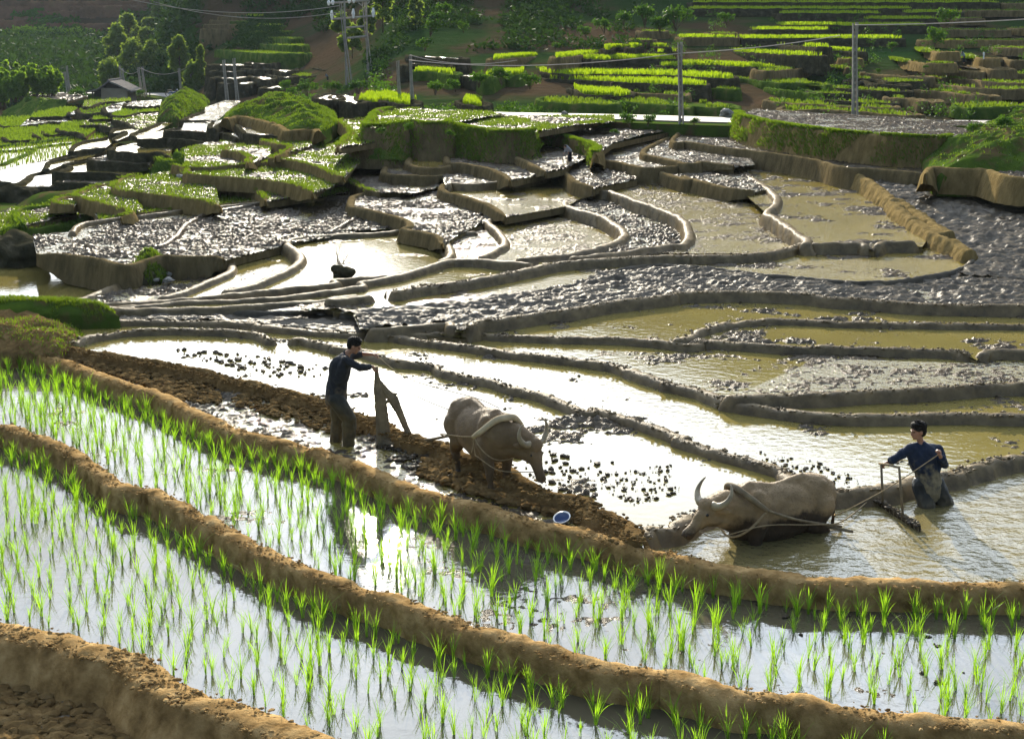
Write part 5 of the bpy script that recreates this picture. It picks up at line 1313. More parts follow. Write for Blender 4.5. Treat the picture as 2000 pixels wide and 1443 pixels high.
def crumbs(lname, n, w, seed, lo=0.008, hi=0.03):
    r = random.Random(seed); l = LN[lname]; out = []
    for _ in range(n):
        i = r.randrange(1, len(l) - 1); t = l[i + 1] - l[i - 1]; t.z = 0; t.normalize(); q = l[i] + Vector((t.y, -t.x, 0)) * r.uniform(-0.02, w) + Vector((r.gauss(0, .04), r.gauss(0, .04), 0))
        out.append((q.x, q.y, q.z + .0, lo + (hi - lo) * r.random() ** 2.5))
    return out
scatter('soil_crumbs', crumbs('U', 2600, .3, 1) + crumbs('AB', 2600, .3, 2) + crumbs('C0', 2200, .45, 3, hi=.04), M['drybund'], 'crumbs of dry soil on top of the foreground banks', 'soil')
scatter('soil_crumbs', crumbs('R', 2000, .45, 4, .012, .05), M['soil'], 'soil lumps along the ploughed ridge', 'soil')
for q, nn in (('a2', 500), ('b', 800), ('c', 500), ('d', 700), ('MB', 500), ('j1b', 600), ('a1', 250), ('f', 300), ('e', 250)):
    scatter('mud_crumbs', crumbs(q, nn, .2, 7, .012, .045), M['wetbund'], 'lumps of mud along the crest of a pond bund', 'mud')
# ================================================================ organic bodies
def sph(c, r, rot=None, sub=3):
    bm = bmesh.new(); bmesh.ops.create_icosphere(bm, subdivisions=sub, radius=1.0)
    r = (r, r, r) if not isinstance(r, (tuple, list)) else r
    Mx = Matrix.Translation(Vector(c)) @ (rot.to_matrix().to_4x4() if rot else Matrix.Identity(4)) @ Matrix.Diagonal((*r, 1))
    V = [tuple(Mx @ v.co) for v in bm.verts]; F = [tuple(v.index for v in f.verts) for f in bm.faces]; bm.free(); return V, F
def limb(pts, rad, seg=12):
    parts = []
    P = [Vector(p) for p in pts]
    # resample for smooth taper
    Q, R = [], []
    for i in range(len(P) - 1):
        for j in range(4):
            t = j / 4; Q.append(P[i].lerp(P[i + 1], t)); R.append(rad[i] * (1 - t) + rad[i + 1] * t)
    Q.append(P[-1]); R.append(rad[-1])
    V, F = tube([tuple(q) for q in Q], R, seg); out = [(V, F)]
    for p, r in zip(P, rad): out.append(sph(p, r * 1.0, sub=2))
    return out
def organic(name, parts, voxel, mat, parent=None, smooth_it=6, disp=0.0, dscale=8.0):
    bm = bmesh.new()
    for V, F in parts:
        b = bmesh.new(); vs = [b.verts.new(v) for v in V]
        for f in F:
            try: b.faces.new([vs[i] for i in f])
            except ValueError: pass
        bmesh.ops.recalc_face_normals(b, faces=b.faces); me = bpy.data.meshes.new('t'); b.to_mesh(me); b.free(); bm.from_mesh(me); bpy.data.meshes.remove(me)
    me = bpy.data.meshes.new(name); bm.to_mesh(me); bm.free()
    o = bpy.data.objects.new(name, me); COL.objects.link(o)
    m = o.modifiers.new('r', 'REMESH'); m.mode = 'VOXEL'; m.voxel_size = voxel
    s = o.modifiers.new('s', 'SMOOTH'); s.factor = 0.5; s.iterations = smooth_it
    dg = bpy.context.evaluated_depsgraph_get(); dg.update()
    new = bpy.data.meshes.new_from_object(o.evaluated_get(dg)); o.modifiers.clear(); o.data = new; bpy.data.meshes.remove(me); new.name = name
    if disp > 0:
        co = np.empty(len(new.vertices) * 3); new.vertices.foreach_get('co', co); co = co.reshape(-1, 3)
        no = np.empty(len(new.vertices) * 3); new.vertices.foreach_get('normal', no); no = no.reshape(-1, 3)
        n1 = fbm(co[:, 0] * dscale + co[:, 2] * dscale * .7, co[:, 1] * dscale - co[:, 2] * dscale * .6, 3, 4) - .5
        co = co + no * (n1 * disp)[:, None]; new.vertices.foreach_set('co', co.ravel()); new.update()
    new.polygons.foreach_set('use_smooth', [True] * len(new.polygons))
    new.materials.clear(); new.materials.append(mat)
    if parent: o.parent = parent
    return o

def mat_muddy(name, base, mudc, level, soft, scale=3.5, rough=0.75, nz=0.6, bump=0.4, bscale=30, spec=0.25):
    """coat with dried or wet mud reaching up to a height on the object, with a ragged edge"""
    m, nt, b = newmat(name); co = ocoord(nt)
    n = N(nt, 'ShaderNodeTexNoise', Scale=scale, Detail=6.0, Roughness=0.6); nt.links.new(co, n.inputs['Vector'])
    sp = N(nt, 'ShaderNodeSeparateXYZ'); nt.links.new(co, sp.inputs[0])
    a = N(nt, 'ShaderNodeMath', operation='SUBTRACT'); a.inputs[0].default_value = level; nt.links.new(sp.outputs['Z'], a.inputs[1])
    c = N(nt, 'ShaderNodeMath', operation='MULTIPLY'); c.inputs[1].default_value = nz; s2 = N(nt, 'ShaderNodeMath', operation='SUBTRACT'); s2.inputs[1].default_value = 0.5
    nt.links.new(n.outputs['Fac'], s2.inputs[0]); nt.links.new(s2.outputs[0], c.inputs[0])
    ad = N(nt, 'ShaderNodeMath', operation='ADD'); nt.links.new(a.outputs[0], ad.inputs[0]); nt.links.new(c.outputs[0], ad.inputs[1])
    mr = N(nt, 'ShaderNodeMapRange'); mr.inputs['From Min'].default_value = -soft; mr.inputs['From Max'].default_value = soft; nt.links.new(ad.outputs[0], mr.inputs['Value'])
    n3 = N(nt, 'ShaderNodeTexNoise', Scale=scale * 2.2, Detail=5.0); nt.links.new(co, n3.inputs['Vector'])
    r = ramp(nt, n3.outputs['Fac'], [(0.35, tuple(x * 0.72 for x in base)), (0.65, base)])
    r2 = ramp(nt, n3.outputs['Fac'], [(0.35, tuple(x * 0.6 for x in mudc)), (0.65, mudc)])
    mx = N(nt, 'ShaderNodeMixRGB'); nt.links.new(mr.outputs[0], mx.inputs[0]); nt.links.new(r.outputs[0], mx.inputs[1]); nt.links.new(r2.outputs[0], mx.inputs[2])
    nt.links.new(mx.outputs[0], b.inputs['Base Color']); b.inputs['Roughness'].default_value = rough; b.inputs['Specular IOR Level'].default_value = spec
    n2 = N(nt, 'ShaderNodeTexNoise', Scale=bscale, Detail=5.0); nt.links.new(co, n2.inputs['Vector'])
    bp = N(nt, 'ShaderNodeBump', Strength=bump, Distance=0.01); nt.links.new(n2.outputs['Fac'], bp.inputs['Height']); nt.links.new(bp.outputs[0], b.inputs['Normal'])
    return m
horn_m = mat_noise('horn', [(0.3, (0.16, 0.125, 0.08)), (0.7, (0.34, 0.28, 0.18))], scale=6, rough=0.5, bump=0.4, bscale=30, bdist=0.005, spec=0.3, obj=True)
coat_m = mat_noise('coat_hair', [(0.3, (0.10, 0.065, 0.035)), (0.7, (0.22, 0.15, 0.085))], scale=6, bump=0, spec=0)
hoof_m = mat_noise('hoof', [(0.3, (0.03, 0.025, 0.02)), (0.7, (0.06, 0.05, 0.04))], scale=6, rough=0.6, bump=0.2, obj=True)
eye_m, _nt, _b = newmat('dark_eye'); _b.inputs['Base Color'].default_value = (0.01, 0.008, 0.006, 1); _b.inputs['Roughness'].default_value = 0.1
rope_m = mat_noise('rope', [(0.3, (0.20, 0.15, 0.09)), (0.7, (0.36, 0.28, 0.17))], scale=20, rough=0.9, bump=0.3, spec=0)
wood_m = mat_noise('muddy_wood', [(0.3, (0.10, 0.075, 0.045)), (0.7, (0.22, 0.17, 0.10))], scale=6, rough=0.7, bump=0.5, bscale=25, bdist=0.01, spec=0, gloss=0.03)
paleyoke_m = mat_noise('worn_pale_wood', [(0.3, (0.34, 0.27, 0.17)), (0.7, (0.52, 0.43, 0.29))], scale=5, rough=0.6, bump=0.4, bscale=20, bdist=0.01, spec=0)

def V3(*a): return Vector(a)
def buffalo(label, base, heading, poll, muzzle, skin, legs, scale=1.0, near=1, neckr=0.25, tail=None):
    o = empty('water_buffalo', base, heading); tag(o, label, 'water buffalo'); o.scale = (scale,) * 3
    P = [sph((0.0, 0, 0.80), (0.78, 0.37, 0.41)), sph((0.45, 0, 0.84), (0.44, 0.31, 0.41)), sph((-0.55, 0, 0.90), (0.42, 0.32, 0.36)), sph((0.1, 0, 0.66), (0.6, 0.33, 0.30)),
         sph((-0.62, 0.17, 1.10), (0.13, 0.09, 0.10)), sph((-0.62, -0.17, 1.10), (0.13, 0.09, 0.10)), sph((-0.88, 0.0, 1.0), (0.10, 0.12, 0.12)),
         sph((0.42, 0, 1.14), (0.34, 0.12, 0.13)), sph((0.5, 0.17, 0.95), (0.2, 0.14, 0.26)), sph((0.5, -0.17, 0.95), (0.2, 0.14, 0.26))]
    P += limb([(-0.8, 0, 1.10), (-0.4, 0, 1.19), (0.1, 0, 1.13), (0.5, 0, 1.20)], [0.07, 0.09, 0.09, 0.09])
    poll = Vector(poll); muz = Vector(muzzle); n0 = Vector((0.68, 0, 0.92))
    P += limb([n0, n0.lerp(poll, .5) + Vector((0, 0, .03)), poll - (muz - poll) * 0.02 - Vector((0.02, 0, .03))], [0.29, 0.21, 0.15])
    P += limb([n0 - Vector((0, 0, .18)), n0.lerp(poll, .55) - Vector((0.02, 0, .14)), poll.lerp(muz, .3) - Vector((.04, 0, .06))], [0.2, 0.15, 0.1])
    ax = (muz - poll).normalized(); side = ax.cross(Vector((0, 0, 1))).normalized(); up = side.cross(ax).normalized()
    q = ax.to_track_quat('X', 'Z')
    L_ = (muz - poll).length
    P += [sph(poll + ax * .07 - up * .03, (0.17, 0.125, 0.13), q), sph(poll + ax * .2 - up * .02, (0.17, 0.105, 0.115), q), sph(poll + ax * .03 + up * .07, (.11, .12, .08), q)]
    P += limb([poll + ax * .15 - up * .03, poll + ax * (L_ * .65) - up * .02, muz - ax * .04], [0.115, 0.083, 0.078])
    P += [sph(muz - ax * .02 + up * .015, (0.07, 0.088, 0.06), q), sph(muz - ax * .05 - up * .06, (.09, .06, .035), q), sph(poll + ax * (L_ * .35) - up * .12, (.13, .06, .06), q)]
    for s in (-1, 1):
        P += [sph(poll + ax * .17 + side * s * .095 + up * .04, (.045, .03, .03), q)]
    for (kind, sy, pts) in legs:
        r = [0.17, 0.10, 0.078, 0.052, 0.06] if kind == 'f' else [0.23, 0.16, 0.085, 0.052, 0.06]
        P += limb(pts, r[:len(pts)])
    body = organic('body', P, 0.022, skin, o, smooth_it=5, disp=0.035, dscale=4.0)
    for (kind, sy, pts) in legs:
        f = Vector(pts[-1]); mesh_obj('hoof', *merge([tube([tuple(f + Vector((.02, 0, -.09))), tuple(f + Vector((.01, 0, .0)))], [0.078, 0.06], 10)]), hoof_m, o, smooth=True)
    for s in (-1, 1):
        b = poll + up * .05 + side * s * .09
        hp = [b, b + side * s * .08 - ax * .01 - up * .01, b + side * s * .15 - ax * .06 + up * .0, b + side * s * .20 - ax * .15 + up * .03, b + side * s * .19 - ax * .25 + up * .075, b + side * s * .14 - ax * .32 + up * .12]
        mesh_obj('horn', *tube([tuple(x) for x in smooth_pts(hp, 5)], [0.058 * (1 - (i / (len(smooth_pts(hp, 5)) - 1)) ** 1.4 * .85) for i in range(len(smooth_pts(hp, 5)))], 10), horn_m, o, smooth=True)
        e0 = poll + side * s * .12 - up * .01 + ax * .02; ed = (side * s * 1.0 - ax * .35 - up * .25).normalized()
        qe = ed.to_track_quat('X', 'Z'); organic('ear', [sph(e0 + ed * .11, (.13, .02, .05), qe), sph(e0 + ed * .02, (.05, .03, .03), qe)], 0.012, skin, o, 3)
        mesh_obj('eye', *sph(poll + ax * .17 + side * s * .118 + up * .045, .021, sub=2), eye_m, o, smooth=True)
        mesh_obj('nostril', *sph(muz + ax * .035 + side * s * .035 + up * .03, (.015, .012, .016), sub=2), eye_m, o, smooth=True)
    tl = tail or [(-0.93, 0, 1.06), (-1.0, 0, 0.9), (-1.02, 0, 0.6), (-1.0, 0, 0.38)]
    # short bristly coat along back, neck and belly
    me = body.data; nv = len(me.vertices); co = np.empty(nv * 3); me.vertices.foreach_get('co', co); co = co.reshape(-1, 3); no = np.empty(nv * 3); me.vertices.foreach_get('normal', no); no = no.reshape(-1, 3)
    rg = np.random.default_rng(3); pk = rg.choice(nv, 9000); pk = pk[(no[pk, 2] > 0.1) | (rg.random(len(pk)) < .25)]
    Pq = co[pk]; Nq = no[pk] + rg.normal(0, .25, (len(pk), 3)) + np.array([-.6, 0, -.2]); Nq /= np.linalg.norm(Nq, axis=1)[:, None]; ln_ = rg.uniform(.012, .038, len(pk))[:, None]
    ww = np.cross(Nq, rg.normal(size=Nq.shape)); ww /= np.linalg.norm(ww, axis=1)[:, None]
    Vh = np.stack([Pq - ww * .0016, Pq + ww * .0016, Pq + Nq * ln_], 1).reshape(-1, 3); kk = np.arange(len(pk)) * 3
    mesh_obj('hair', Vh, np.stack([kk, kk + 1, kk + 2], 1), coat_m, o)
    t = mesh_obj('tail', *tube(tl, [0.035, 0.024, 0.018, 0.03], 8), skin, o, smooth=True)
    return o, body
def smooth_pts(P, k):
    out = []; n = len(P)
    for i in range(n - 1):
        p0 = P[i - 1] if i else P[0] * 2 - P[1]; p1, p2 = P[i], P[i + 1]; p3 = P[i + 2] if i + 2 < n else P[-1] * 2 - P[-2]
        for j in range(k):
            t = j / k; out.append(0.5 * ((2 * p1) + (-p0 + p2) * t + (2 * p0 - 5 * p1 + 4 * p2 - p3) * t * t + (-p0 + 3 * p1 - 3 * p2 + p3) * t ** 3))
    out.append(P[-1]); return out
def stdlegs(sp=(0, 0, 0, 0)):
    L_ = []
    for k, (s, dx) in enumerate(((1, sp[0]), (-1, sp[1]))):
        L_.append(('f', s, [(.5, s * .19, .74), (.52 + dx * .4, s * .2, .55), (.53 + dx * .8, s * .19, .36), (.52 + dx, s * .18, .13), (.54 + dx, s * .18, .06)]))
    for k, (s, dx) in enumerate(((1, sp[2]), (-1, sp[3]))):
        L_.append(('h', s, [(-.6, s * .17, .82), (-.48 + dx * .3, s * .2, .60), (-.74 + dx * .8, s * .19, .38), (-.68 + dx, s * .18, .12), (-.66 + dx, s * .18, .06)]))
    return L_

skin1 = mat_muddy('buffalo_hide_dry', (0.17, 0.115, 0.062), (0.09, 0.06, 0.032), 0.45, 0.15, scale=3, nz=0.5, bump=1.0, bscale=22)
skin2 = mat_muddy('buffalo_hide_wet', (0.26, 0.18, 0.095), (0.045, 0.03, 0.018), 0.80, 0.05, scale=2.6, nz=0.55, bump=1.0, bscale=22)
# left animal, head down at the ridge
rb, fb = at(890, 914, -0.04), at(1000, 960, 0.12)
mid = (rb + fb) / 2; hd = math.atan2(fb.y - rb.y, fb.x - rb.x)
B1, B1b = buffalo('grey-brown water buffalo with lowered head grazing on the muddy ridge, plough behind it', (mid.x, mid.y, 0.03), hd, (1.13, 0.30, 0.84), (1.34, 0.36, 0.30), skin1, stdlegs((-.05, .12, .0, .12)), tail=[(-0.93, 0, 1.08), (-1.0, 0.0, 1.0), (-1.02, 0.02, .7), (-0.99, 0.02, 0.45)])
# right animal, belly deep
rb2, fb2 = at(1582, 1030, 0.0), at(1450, 1056, 0.0)
mid2 = (rb2 + fb2) / 2; hd2 = math.atan2(fb2.y - rb2.y, fb2.x - rb2.x)
B2, B2b = buffalo('mud-streaked water buffalo wading belly deep in the right pond, horns swept back', (mid2.x, mid2.y, -0.46), hd2, (1.22, 0.06, 1.06), (1.64, 0.14, 0.74), skin2, stdlegs((0, .1, 0, .1)), scale=1.03)
def w1(p, B=B1):
    return Matrix.Translation(B.location) @ B.rotation_euler.to_matrix().to_4x4() @ Matrix.Diagonal((*B.scale, 1)) @ Vector(p)
def yoke(B, label, mat, lo=(0.60, 0.40, 0.98), hi=(0.72, 0.0, 1.26), rr_=0.045):
    pts = [w1(p, B) for p in ((lo[0] - .12, lo[1], lo[2] - .02), (lo[0], lo[1] * .85, lo[2] + .08), (hi[0], lo[1] * .4, hi[2] - .03), (hi[0] + .02, 0, hi[2]), (hi[0], -lo[1] * .4, hi[2] - .03), (lo[0], -lo[1] * .85, lo[2] + .08), (lo[0] - .12, -lo[1], lo[2] - .02))]
    c = w1(hi, B); o = empty('yoke', tuple(c)); tag(o, label, 'yoke')
    pp = smooth_pts(pts, 5); mesh_obj('beam', *tube([tuple(p - c) for p in pp], [rr_ * (0.75 + .35 * math.sin(math.pi * i / (len(pp) - 1))) for i in range(len(pp))], 10), mat, o, smooth=True)
    return o, pts, c
def cable(name, pts, r, mat, label, cat, seg=6, k=6, parent=None, origin=None):
    pp = smooth_pts([Vector(p) for p in pts], k)
    if origin is not None: pp = [p - origin for p in pp]
    o = mesh_obj(name, *tube([tuple(p) for p in pp], r, seg), mat, parent, smooth=True)
    if not parent: tag(o, label, cat)
    return o
Y1, y1p, y1c = yoke(B1, 'pale curved wooden yoke across the left buffalo\'s neck', paleyoke_m, lo=(0.66, 0.42, 0.92), hi=(0.80, 0.0, 1.22), rr_=0.05)
for s in (0, 6):
    e = y1p[s]; d = w1((0.30, 0.40 if s == 0 else -0.40, 0.62))
    for k in range(2): cable('lashing', [e, e + Vector((0, 0, -.10)), e + Vector((0.03 * (k * 2 - 1), 0, -.26 - .06 * k))], 0.009, rope_m, '', '', parent=Y1, origin=y1c)
    mesh_obj('knot', *sph(e - y1c, 0.035, sub=2), rope_m, Y1)
cable('neck_rope', [y1p[0], w1((.74, .36, .72)), w1((.80, .15, .56)), w1((.80, -.15, .56)), w1((.74, -.36, .72)), y1p[6]], 0.010, rope_m, 'rope looped under the left buffalo\'s neck from its yoke', 'rope')
Y2, y2p, y2c = yoke(B2, 'dark wooden yoke behind the right buffalo\'s horns', wood_m, lo=(0.62, 0.40, 1.0), hi=(0.76, 0.0, 1.25), rr_=0.045)
cable('neck_rope', [y2p[0], w1((.74, .34, .74), B2), w1((.84, .12, .58), B2), w1((.84, -.12, .58), B2), w1((.74, -.34, .74), B2), y2p[6]], 0.018, rope_m, 'thick rope under the right buffalo\'s neck', 'rope')
for s, nm in ((1, 'near'), (-1, 'far')):
    cable('harness_pole' if s == 1 else 'harness_rope', [y2p[0] if s == 1 else y2p[6], w1((0.0, s * .43, 0.78), B2), w1((-.9, s * .30, 0.50), B2), at(1600, 1028, 0.06) + Vector((0, 0.1 * s, 0))], 0.022 if s == 1 else 0.012, wood_m if s == 1 else rope_m, 'harness line along the %s flank of the right buffalo' % nm, 'harness')
    cable('harness_rope', [y1p[0] if s == 1 else y1p[6], w1((0.1, s * .42, 0.80)), w1((-.85, s * .34, 0.60)), w1((-1.05, s * .2, .50))], 0.011, rope_m, 'harness rope along the %s flank of the left buffalo' % nm, 'harness')
cable('nose_rope', [w1((1.50, .22, .80), B2), w1((1.25, .30, .70), B2), w1((.6, .46, .80), B2), w1((-.2, .44, .68), B2), w1((-.9, .34, .55), B2)], 0.008, rope_m, 'thin nose rope running back along the right buffalo', 'rope')
cable('nose_rope', [w1((1.30, .25, .44)), w1((1.0, -.2, .45)), w1((.6, -.42, .62))], 0.008, rope_m, 'thin nose rope hanging below the left buffalo\'s neck', 'rope')
mesh_obj('singletree', *tube([tuple(at(1578, 1022, 0.07)), tuple(at(1666, 1038, 0.07))], 0.022, 8), wood_m, smooth=True); tag(bpy.context.scene.objects['singletree'], 'dark wooden crossbar on the water behind the right buffalo', 'crossbar')

# ================================================================ people
skin_m = mat_noise('skin', [(0.3, (0.26, 0.13, 0.08)), (0.7, (0.36, 0.19, 0.12))], scale=8, rough=0.55, bump=0.1, spec=0.3, obj=True)
hair_m = mat_noise('black_hair', [(0.3, (0.008, 0.007, 0.006)), (0.7, (0.02, 0.017, 0.014))], scale=30, rough=0.8, bump=1.0, bscale=50, bdist=0.02, spec=0.15, obj=True)
def hand_parts(wrist, palm_dir, curl_dir, side, s=1.0, curl=1.0):
    """palm, four unequal bent fingers and a thumb leaving the side of the palm"""
    d = Vector(palm_dir).normalized(); c = Vector(curl_dir); c = (c - d * c.dot(d)).normalized(); w = d.cross(c).normalized() * side
    wr = Vector(wrist); P = limb([wr, wr + d * .03 * s, wr + d * .075 * s], [.026 * s, .027 * s, .030 * s], 10)
    P += [sph(wr + d * .055 * s, (.045 * s, .018 * s, .04 * s), Matrix((d, c, w)).transposed().to_quaternion(), sub=2)]
    for i, ln in enumerate((.072, .080, .075, .058)):
        b = wr + d * (.088 - .004 * abs(i - 1.2)) * s + w * (.030 - .020 * i) * s
        a1 = d * math.cos(.6 * curl) + c * math.sin(.6 * curl); a2 = d * math.cos(1.6 * curl) + c * math.sin(1.6 * curl); a3 = d * math.cos(2.5 * curl) + c * math.sin(2.5 * curl)
        p1 = b + a1 * ln * .45 * s; p2 = p1 + a2 * ln * .32 * s; p3 = p2 + a3 * ln * .25 * s
        P += limb([b, p1, p2, p3], [.0105 * s, .0098 * s, .009 * s, .008 * s], 8)
    t0 = wr + d * .03 * s + w * .03 * s; P += limb([t0, t0 + (d * .6 + w * .6 + c * .3) * .038 * s, t0 + (d * .9 + w * .45 + c * .9) * .062 * s], [.014 * s, .012 * s, .010 * s], 8)
    return P
def person(label, J, Y0, shirt_m, trouser_m, face, hands, sleeves=(1, 1), hem=0.14, bulk=1.0, vox=0.0075, hairlen=0.0, hs=1.13, fold=0.02, group=None, lowres=False):
    W = {k: atY(u, v, Y0 + dy) for k, (u, v, dy) in J.items()}
    o0 = W['pelvis'].copy(); o = empty('person', tuple(o0)); tag(o, label, 'person', group)
    W = {k: p - o0 for k, p in W.items()}
    S = lambda a, b, t: W[a].lerp(W[b], t)
    f = Vector(face).normalized(); head = W['head']; upv = (head - W['neck']).normalized() * .35 + Vector((0, 0, 1)); upv = (upv - f * upv.dot(f)).normalized(); sd = f.cross(upv).normalized()
    q = Matrix((f, -sd, upv)).transposed().to_quaternion(); k = bulk
    hsph = lambda c, r, rot: sph(head + (c - head) * hs, tuple(x * hs for x in r), rot)
    P = limb([W['pelvis'], S('pelvis', 'chest', .5), W['chest'], S('chest', 'neck', .75)], [.12 * k, .105 * k, .125 * k, .07 * k])
    P += limb([W['neck'] - Vector((0, 0, .03)), W['neck'], head - upv * .06], [.058, .052, .052])
    P += [hsph(head + upv * .025 - f * .01, (.098, .076, .105), q), hsph(head - upv * .055 + f * .03, (.062, .054, .062), q), hsph(head - upv * .095 + f * .06, (.022, .024, .02), q),
          hsph(head + f * .094 - upv * .02, (.02, .014, .026), q), hsph(head + f * .10 - upv * .038, (.016, .017, .012), q), hsph(head + f * .085 + upv * .018, (.018, .045, .012), q),
          hsph(head + f * .082 - upv * .068, (.016, .026, .010), q), hsph(head + f * .05 - upv * .03 + sd * .04, (.03, .022, .026), q), hsph(head + f * .05 - upv * .03 - sd * .04, (.03, .022, .026), q)]
    for s in (-1, 1): P += [hsph(head + sd * s * .079 - upv * .015, (.022, .010, .032), q)]
    for a in ('n', 'f'):
        P += limb([W[a + 'sh'], W[a + 'el'], W[a + 'ha']], [.052, .040, .027])
        P += limb([W['chest'].lerp(W['neck'], .5), W[a + 'sh']], [.07, .055])
        P += limb([W[a + 'hip'], W[a + 'kn'], W[a + 'an']], [.09 * k, .062, .045])
        if a + 'ft' in W: P += limb([W[a + 'an'], W[a + 'ft']], [.045, .03])
        h = hands.get(a)
        if h and not lowres: P += hand_parts(W[a + 'ha'], h[0], h[1], h[2], curl=h[3] if len(h) > 3 else 1.0)
    organic('body', P, vox, skin_m, o, smooth_it=3)
    T_ = limb([W['pelvis'] - Vector((0, 0, hem)), W['pelvis'], S('pelvis', 'chest', .5), W['chest'], S('chest', 'neck', .6)], [.175 * k, .17 * k, .155 * k, .165 * k, .09 * k], 14)
    shn, shf = W['nsh'], W['fsh']
    T_ += limb([shn, W['chest'].lerp(W['neck'], .55), shf], [.078, .10, .078]); T_ += limb([S('pelvis', 'nsh', .45), W['nsh']], [.12 * k, .075]); T_ += limb([S('pelvis', 'fsh', .45), W['fsh']], [.12 * k, .075])
    for a, sl in zip(('n', 'f'), sleeves):
        if sl >= 1: T_ += limb([W[a + 'sh'], W[a + 'el'], S(a + 'el', a + 'ha', .72)], [.080, .064, .056])
        else: T_ += limb([W[a + 'sh'], S(a + 'sh', a + 'el', sl), ], [.080, .062])
    T_ += limb([W['neck'] + sd * .05 - Vector((0, 0, .02)) - f * .03, W['neck'] - f * .055 + Vector((0, 0, .01)), W['neck'] - sd * .05 - Vector((0, 0, .02)) - f * .03], [.022, .024, .022])
    organic('shirt', T_, 0.012, shirt_m, o, smooth_it=3, disp=fold * 2.2, dscale=9.0)
    Q = [sph(W['pelvis'] - Vector((0, 0, .02)), (.15 * k, .15 * k, .13))]
    for a in ('n', 'f'):
        Q += limb([W[a + 'hip'], W[a + 'kn'], W[a + 'an'].lerp(W[a + 'kn'], .08)], [.135 * k, .112 * k, .10 * k]); Q += limb([W['pelvis'], W[a + 'hip']], [.13 * k, .125 * k])
    organic('trousers', Q, 0.012, trouser_m, o, smooth_it=3, disp=fold * 2.4, dscale=8.0)
    # hair
    Hh = [hsph(head + upv * .045 - f * .022, (.108, .090, .092), q), hsph(head + upv * .0 - f * .055, (.065, .082, .085 + hairlen), q), hsph(head + upv * .10 + f * .035, (.06, .07, .032), q)]
    r = random.Random(3)
    for i in range(110):
        a = r.uniform(0, 6.28); e = r.uniform(.1, 1.5); d = (sd * math.cos(a) * math.cos(e) + f * math.sin(a) * math.cos(e) * .8 + upv * math.sin(e)).normalized()
        b = head + (upv * .045 - f * .02 + d * .085) * hs; t = b + (d * .5 - upv * .25 + f * .35).normalized() * r.uniform(.02, .055); Hh += [tube([tuple(b - d * .02), tuple(t)], [.014, .005], 5)]
    organic('hair', Hh, 0.006 if not lowres else 0.012, hair_m, o, smooth_it=1)
    for s in (-1, 1): mesh_obj('eye', *sph(head + (f * .083 + sd * s * .032 + upv * .002) * hs, (.012, .012, .007), sub=2), eye_m, o, smooth=True)
    return o, W, o0
shirt1 = mat_muddy('dark_blue_grey_shirt', (0.022, 0.024, 0.030), (0.12, 0.09, 0.06), -0.02, 0.10, scale=7, nz=0.8, rough=0.85, bscale=50)
trous1 = mat_muddy('mud_soaked_trousers', (0.035, 0.035, 0.03), (0.09, 0.07, 0.035), -0.25, 0.25, scale=4, nz=0.6, rough=0.7, bscale=40)
G1_ = at(676, 868, 0.0); YA = G1_.y
MAN1, W1_, O1 = person('man in dark shirt leaning forward and gripping a plough in the mud',
    {'pelvis': (656, 768, 0), 'chest': (664, 714, 0), 'neck': (678, 690, 0), 'head': (692, 675, 0), 'nsh': (674, 704, -.20), 'nel': (702, 718, -.26), 'nha': (728, 716, -.12),
     'fsh': (682, 696, .19), 'fel': (706, 691, .27), 'fha': (726, 692, .22), 'nhip': (656, 780, -.10), 'nkn': (682, 818, -.14), 'nan': (681, 872, -.10), 'nft': (694, 880, -.12), 'fhip': (660, 780, .10), 'fkn': (661, 822, .16), 'fan': (656, 862, .14), 'fft': (668, 866, .16)},
    YA, shirt1, trous1, (1, -.12, -.42), {'n': ((.5, .1, -1), (1, 0, .2), 1), 'f': ((1, 0, -.1), (0, -.3, -1), -1, .9)}, sleeves=(1, .9), bulk=1.12, hem=.10)
shirt2 = mat_muddy('navy_work_jacket', (0.018, 0.028, 0.055), (0.20, 0.17, 0.11), 0.14, 0.12, scale=7, nz=1.1, rough=0.85, bscale=50)
trous2 = mat_muddy('wet_dark_trousers', (0.025, 0.028, 0.03), (0.10, 0.085, 0.06), -0.28, 0.1, scale=5, nz=0.5, rough=0.5, bscale=40)
G2_ = at(1825, 985, 0.0); YB = G2_.y
MAN2, W2_, O2 = person('man in navy muddy jacket standing thigh deep and looking left, one hand on a harrow',
    {'pelvis': (1813, 938, 0), 'chest': (1806, 887, 0), 'neck': (1798, 863, -.01), 'head': (1793, 841, -.03), 'nsh': (1777, 876, -.06), 'nel': (1752, 893, -.12), 'nha': (1735, 902, -.14),
     'fsh': (1832, 877, .04), 'fel': (1846, 908, -.10), 'fha': (1836, 890, -.30), 'nhip': (1802, 945, -.02), 'nkn': (1809, 984, -.10), 'nan': (1812, 1040, -.02), 'fhip': (1824, 945, .02), 'fkn': (1842, 976, .03), 'fan': (1862, 1020, .35)},
    YB, shirt2, trous2, (-1, -.35, -.12), {'n': ((-.8, -.1, -.45), (0.3, .0, -1), -1), 'f': ((-.25, -.3, .9), (-1, -.2, 0), 1, 1.1)}, bulk=1.2, hairlen=.015, hem=.17)

